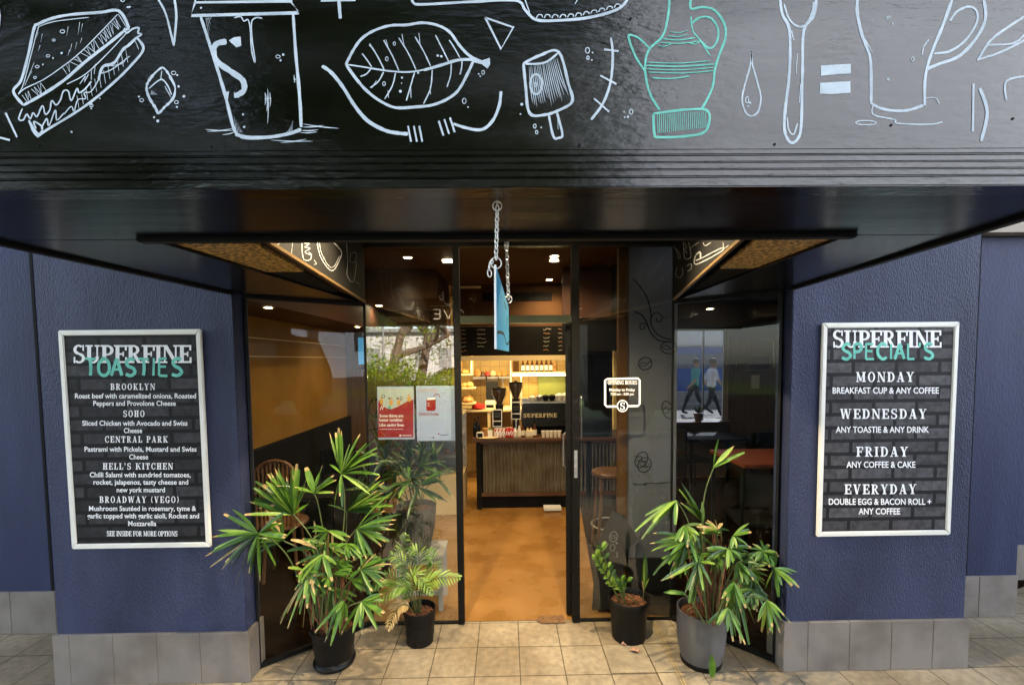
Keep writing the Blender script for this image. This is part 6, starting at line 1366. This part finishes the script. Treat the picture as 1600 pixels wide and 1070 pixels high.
# ================================================================== OUTSIDE, BEHIND THE VIEWER (seen mirrored in the glass) AND THE SIDE STREET
random.seed(11)
def leaf_cloud(m, c, r, n, size, k=0, flatz=.7):
    for i in range(n):
        d = Vector((random.gauss(0, 1), random.gauss(0, 1), random.gauss(0, 1))).normalized() * (random.random() ** .4)
        p = Vector((c[0] + d.x * r[0], c[1] + d.y * r[1], c[2] + d.z * r[2])); a = Vector((random.gauss(0, 1), random.gauss(0, 1), random.gauss(0, 1))).normalized(); b = a.orthogonal().normalized()
        s_ = size * random.uniform(.6, 1.3); m.face([p - a * s_, p + b * s_ * .5, p + a * s_, p - b * s_ * .5], k)
def hedge(x0, x1, y, h, label):
    m = MB(); t = empty('hedge', ((x0 + x1) / 2, y, -.012), label, 'hedge'); n = int((x1 - x0) * 4)
    for i in range(n): leaf_cloud(m, (x0 + (i + .5) * (x1 - x0) / n - (x0 + x1) / 2, random.uniform(-.15, .15), h * .5 + random.uniform(-.1, .1)), (.4, .5, h * .52), 620, .055)
    m.build('foliage', M['hedge'], t)
    m = MB(); m.span((x0 - (x0 + x1) / 2, -.1, 0), (x1 - (x0 + x1) / 2, .1, h * .3)); m.build('stems', M['bark'], t)
hedge(-7.5, -3.0, -9.2, 1.95, 'bright green clipped hedge mirrored in the front glass')
hedge(-3.0, -1.2, -9.6, 1.4, 'lower hedge end mirrored beside the clipped hedge')
def tree(x, y, h, lean, tr, label, seed):
    rr = random.Random(seed); t = empty('street_tree', (x, y, -.012), label, 'tree', 'trees mirrored in the front glass'); m = MB(); tips = []
    def limb(p, d, l, r, lv):
        n = 4; P = [p]
        for i in range(n): d = (d + Vector((rr.gauss(0, .12), rr.gauss(0, .12), rr.gauss(.03, .06)))).normalized(); P.append(P[-1] + d * l / n)
        m.tube(P, [r * (1 - .45 * i / n) for i in range(n + 1)], 7, cap=False)
        if lv == 0: tips.append(P[-1]); return
        for i in range(3 if lv > 1 else 2):
            q = (d + Vector((rr.gauss(0, .55), rr.gauss(0, .45), rr.gauss(.1, .3)))).normalized(); limb(P[-1 - (i % 2)], q, l * .72, r * .5, lv - 1)
    limb(Vector((0, 0, -.2)), Vector((lean, 0, 1)).normalized(), h * .34, tr, 4)
    m.build('trunk', M['bark'], t, smooth=True)
    m = MB()
    for p in tips: leaf_cloud(m, p, (.55, .55, .45), 16, .07, 1)
    for i in range(26): leaf_cloud(m, (rr.uniform(-2.0, 2.0) + lean * 2, rr.uniform(-.8, .9), rr.uniform(1.9, 4.4)), (.5, .4, .3), 34, .06, 1)
    for i in range(16):
        a_ = rr.uniform(0, 6.28); q = rr.uniform(.3, 2.2); leaf_cloud(m, (q * math.cos(a_) + lean * 3, q * .7 * math.sin(a_), rr.uniform(5.2, 15)), (1.7, 1.5, 1.3), 620, .26)  # dense high crown, unseen, added to blacken what the fascia mirrors
    m.build('crown', [M['treeleaf'], M['hedge']], t)
tree(-4.9, -11.0, 9, .35, .27, 'thick leaning street tree mirrored at the left of the front glass', 1)
tree(-3.7, -12.0, 9, -.05, .25, 'upright street tree mirrored near the middle of the front glass', 2)
tree(-2.1, -15.0, 9, .08, .16, 'slimmer street tree mirrored near the door post', 3)
tree(-7.2, -11.5, 9, .1, .25, 'street tree at the far left of the verge', 4)
tree(-10.5, -10.5, 10, -.1, .28, 'street tree beyond the left end of the hedge', 5)
tree(-14.0, -10, 10, .1, .3, 'street tree far along the verge to the left', 6)
tree(-.4, -13.5, 10, -.05, .25, 'unseen street tree added across from the doorway to darken the fascia', 8)
tree(2.2, -14.5, 9, -.12, .25, 'unseen street tree added behind the added charcoal truck to darken the fascia', 9)
def car(x, y, rz, label):
    t = empty('parked_car', (x, y, -.02), label, 'car', 'parked white cars mirrored in the glass', rz)
    prof = [(-2.1, .35), (-2.15, .75), (-1.9, .92), (-1.2, .98), (-.55, 1.42), (.75, 1.45), (1.45, 1.02), (2.05, .9), (2.15, .6), (2.1, .32)]
    m = MB(); m.prism([(a, -.82, z) for a, z in prof], (0, 1.64, 0)); m.build('body', M['carwhite'], t, bevel=.06)
    for s_ in (-.826, .823): m = MB(); m.prism([(-1.0, s_, 1.0), (-.5, s_, 1.36), (.7, s_, 1.38), (1.2, s_, 1.02)], (0, .004, 0)); m.build('side_window', M['carglass'], t)
    m = MB(); m.prism([(-1.17, -.68, 1.012), (-.60, -.68, 1.40), (-.60, .68, 1.40), (-1.17, .68, 1.012)], (-.012, 0, .012)); m.build('windscreen', M['carglass'], t)
    for a in (-1.35, 1.35):
        for s_ in (-.84, .66):
            m = MB(); m.tube([(a, s_, .32), (a, s_ + .18, .32)], .32, 20); wl = m.build('wheel', M['tyre'], t); m = MB(); q = s_ - .003 if s_ < 0 else s_ + .18; m.tube([(a, q, .32), (a, q + .004, .32)], .19, 14); m.build('rim', M['steel'], wl)
    for s_ in (-.6, .42): m = MB(); m.span((-2.16, s_, .62), (-2.12, s_ + .2, .72)); m.build('headlight', M['paperw'], t)
car(-2.6, -17.6, 0, 'white car parked across the road mirrored beside the door post'); car(-7.4, -17.8, 0, 'white car parked farther left across the road'); car(1.8, -18.0, 0, 'white car parked behind the charcoal truck')
# invented charcoal truck, added so its dark side darkens the right-hand glass
t = empty('added_dark_truck', (5.6, -6.2, -.02), 'invented charcoal truck added opposite to darken the right hand glass', 'truck')
m = MB(); m.span((-3.6, -1.1, .7), (2.4, 1.1, 3.5)); m.build('added_truck_box', M['truck'], t, bevel=.04)
m = MB(); m.prism([(2.45, -1.05, .6), (4.3, -1.05, .6), (4.3, -1.05, 1.5), (3.7, -1.05, 2.5), (2.45, -1.05, 2.6)], (0, 2.1, 0)); m.build('added_truck_cab', M['truck'], t, bevel=.05)
m = MB(); m.span((-3.4, -.6, .45), (2.4, .6, .69)); m.build('added_truck_chassis', M['matblack'], t)
m = MB(); m.prism([(2.8, 1.052, 1.55), (3.95, 1.052, 1.55), (3.62, 1.052, 2.35), (2.8, 1.052, 2.4)], (0, .006, 0)); m.build('added_truck_window', M['carglass'], t)
for a in (-2.4, 3.3):
    for s_ in (-1.05, .75): m = MB(); m.tube([(a, s_, .45), (a, s_ + .3, .45)], .45, 20); m.build('wheel', M['tyre'], t)
# building across the road, light pole
t = empty('far_building', (-8, -34, -.02), 'pale low building across the road behind the mirrored trees', 'building')
m = MB(); m.span((-22, -4, 0), (13, 0, 4.3)); m.build('wall', M['pinkwall'], t); m = MB(); m.span((-22.4, -4.4, 4.3), (13.4, .4, 4.6)); m.build('roof', M['concrete'], t)
for i in range(16):
    for z in (1.2,): m = MB(); m.span((-21 + i * 2.1, .001, z), (-21 + i * 2.1 + 1.1, .03, z + 1.7)); m.build('window', M['concrete'], t)
t = empty('light_pole', (-4.35, -10.2, -.012), 'thin pale street light pole between the mirrored trees', 'street light')
m = MB(); m.tube([(0, 0, 0), (0, 0, 4.2)], [.05, .035], 10); m.build('pole', M['concrete'], t); m = MB(); m.tube([(0, 0, 4.2), (.1, .1, 4.4), (.9, .6, 4.45)], .03, 8); m.build('arm', M['concrete'], t); m = MB(); m.span((.8, .5, 4.40), (1.1, .75, 4.47)); m.build('lamp_head', M['concrete'], t)
t = empty('added_glare_block', (26, -26, -.02), 'unseen tall white block added behind the added truck to throw glare on the painted fascia', 'building')  # invented white reflector giving the glare at the fascia's right end
m = MB(); m.span((-18, -8, 0), (24, 0, 30)); m.build('wall', mat('glare_white', (.70, .76, .90), .8, (.76, .82, .94), 1), t)
for i in range(5):
    for j in range(4): m = MB(); m.span((-15 + i * 8, .001, 3 + j * 7), (-15 + i * 8 + 1.6, .05, 3 + j * 7 + 2.2)); m.build('window', M['carglass'], t)
# ---- side street behind the far window
g = MB(); g.face([(-4, 8.3, 0), (60, 8.3, 0), (60, 17.5, 0), (-4, 17.5, 0)]); tag(g.build('side_pavement', mat('pale_paving', (.24, .205, .17), .85, (.28, .245, .21), 3)), kind='structure')
t = empty('bus', (9.0, 19.6, -.02), 'blue and white bus passing outside the far window', 'bus')
m = MB(); m.span((-6.5, -1.2, .35), (6.5, 1.2, 1.35)); m.build('lower_body', M['busblue'], t, bevel=.05); m = MB(); m.span((-6.5, -1.2, 2.25), (6.5, 1.2, 3.1)); m.build('roof_body', M['paperw'], t, bevel=.08)
m = MB(); m.span((-6.45, -1.18, 1.351), (6.45, 1.18, 2.249)); m.build('window_band', M['carglass'], t); m = MB(); m.span((-6.51, -1.21, 1.95), (6.51, 1.21, 2.20)); m.build('stripe', M['busblue'], t)
for i in range(8): m = MB(); m.span((-6.3 + i * 1.75, -1.205, 1.352), (-6.22 + i * 1.75, -1.185, 1.949)); m.build('window_pillar', M['busblue'], t)
for a in (-4.4, 4.0): m = MB(); m.tube([(a, -1.22, .48), (a, -.9, .48)], .48, 20); m.build('wheel', M['tyre'], t)
t = empty('street_building', (10, 34, -.02), 'pale office building across the side street', 'building')
m = MB(); m.span((-25, 0, 0), (35, 6, 9)); m.build('wall', M['concrete'], t)
for i in range(18): m = MB(); m.span((-24 + i * 3.2, -.03, 1), (-24 + i * 3.2 + 2.2, -.001, 3.2)); m.build('window', M['carglass'], t)
t = empty('low_steps', (6.5, 15.4, 0), 'pale concrete steps and kerbs along the side street', 'steps')
m = MB(); m.span((-4, 0, 0), (6, .5, .16)); m.span((-4, .5, 0), (6, 1.0, .32)); m.span((-4, 1.0, 0), (6, 1.6, .5)); m.build('treads', M['concrete'], t, bevel=.01)

def person(loc, rz, pose, mats, split, hair_z, label):
    """skinned body grown from joints; pose gives joint positions (x sideways, y forward, z up)"""
    J = pose; names = list(J); vs = [J[n_][0] for n_ in names]; rad = [J[n_][1] for n_ in names]
    E = [('pelvis', 'waist'), ('waist', 'chest'), ('chest', 'neck'), ('neck', 'jaw'), ('jaw', 'brow'), ('brow', 'crownpt'), ('pelvis', 'hipL'), ('hipL', 'kneeL'), ('kneeL', 'ankL'), ('ankL', 'toeL'), ('pelvis', 'hipR'), ('hipR', 'kneeR'), ('kneeR', 'ankR'), ('ankR', 'toeR'),
         ('chest', 'shL'), ('shL', 'elL'), ('elL', 'wrL'), ('wrL', 'haL'), ('chest', 'shR'), ('shR', 'elR'), ('elR', 'wrR'), ('wrR', 'haR'), ('jaw', 'nose')]
    for sd_ in 'LR':
        w_, h_ = Vector(J['wr' + sd_][0]), Vector(J['ha' + sd_][0]); d = (h_ - w_).normalized(); s_ = Vector((0, 1, 0)); 
        for i, (off, ln) in enumerate(((-.027, .062), (-.009, .075), (.009, .07), (.027, .058))):
            nm = 'f%d%s' % (i, sd_); vs.append(tuple(h_ + s_ * off + d * ln + Vector((0, .012 * i - .02, 0)))); rad.append(.0085); names.append(nm); E.append(('ha' + sd_, nm))
        nm = 'th' + sd_; vs.append(tuple(w_ + d * .03 + s_ * .05 + d * .03)); rad.append(.010); names.append(nm); E.append(('wr' + sd_, nm))
    ix = {n_: i for i, n_ in enumerate(names)}
    me = bpy.data.meshes.new('person'); me.from_pydata(vs, [(ix[a], ix[b]) for a, b in E], []); o = bpy.data.objects.new('person', me); COL.objects.link(o)
    sk = o.modifiers.new('skin', 'SKIN'); sk.use_smooth_shade = True
    for i, d in enumerate(me.skin_vertices[0].data): d.radius = (rad[i], rad[i]); d.use_root = (i == 0)
    sb = o.modifiers.new('sub', 'SUBSURF'); sb.levels = 2; sb.render_levels = 2
    bpy.context.view_layer.update()
    m2 = bpy.data.meshes.new_from_object(o.evaluated_get(bpy.context.evaluated_depsgraph_get())); bpy.data.objects.remove(o)
    o = bpy.data.objects.new('person', m2); COL.objects.link(o); m2.materials.clear()
    for mm in mats: m2.materials.append(mm)
    nz = J['neck'][0][2]
    for p in m2.polygons:
        c = p.center; side_arm = abs(c.x) > .19
        arm = min(abs(c.x), 9) > .185 and c.z < nz
        p.material_index = 0 if c.z > nz or (arm and c.z < J['elL'][0][2] + split[1]) else (1 if c.z > split[0] else (2 if c.z > .10 else 3)); p.use_smooth = True
    o.location = loc; o.rotation_euler = (0, 0, rz); tag(o, label, 'person')
    h = Vector(J['brow'][0]); m = MB(); m.lathe([(.105, -.03), (.112, .03), (.095, .085), (.055, .125), (0, .138)], (h.x, h.y - .022, h.z), 18); m.build('hair', M['hair'], o, smooth=True)
    m = MB()
    for s_ in (-.035, .035): m.lathe([(.0, -.01), (.012, 0), (.0, .01)], (h.x + s_, h.y + .092, h.z - .02), 8)
    m.build('eyes', M['matblack'], o)
    return o
def stride(s_):
    return {'pelvis': ((0, 0, .93), .125), 'waist': ((0, .01, 1.08), .115), 'chest': ((0, .03, 1.30), .135), 'neck': ((0, .045, 1.465), .055), 'jaw': ((0, .065, 1.54), .07), 'brow': ((0, .06, 1.62), .092), 'crownpt': ((0, .05, 1.69), .07), 'nose': ((0, .15, 1.585), .016),
            'hipL': ((-.09, .0, .88), .095), 'kneeL': ((-.09, s_ * .20, .49), .062), 'ankL': ((-.09, s_ * .34, .085), .042), 'toeL': ((-.09, s_ * .34 + .17, .045), .036),
            'hipR': ((.09, .0, .88), .095), 'kneeR': ((.09, -s_ * .08, .48), .062), 'ankR': ((.09, -s_ * .42, .13), .042), 'toeR': ((.09, -s_ * .42 + .15, .045), .036),
            'shL': ((-.19, .03, 1.39), .062), 'elL': ((-.235, -s_ * .10, 1.12), .046), 'wrL': ((-.225, -s_ * .08 + .08, .89), .032), 'haL': ((-.22, -s_ * .06 + .11, .83), .034),
            'shR': ((.19, .03, 1.39), .062), 'elR': ((.235, s_ * .08, 1.12), .046), 'wrR': ((.225, s_ * .26, .92), .032), 'haR': ((.22, s_ * .31, .87), .034)}
person((5.95, 12.9, 0), R(-90), stride(1), [M['skin'], M['shirtw'], M['denim'], M['matblack']], (.93, .0), 1.6, 'person in white shirt and dark trousers walking past the far window')
person((5.85, 13.8, 0), R(-85), stride(-1), [M['skin'], M['tealcloth'], M['denim'], M['matblack']], (.93, .0), 1.6, 'person in teal top and dark trousers walking behind the white shirted one')
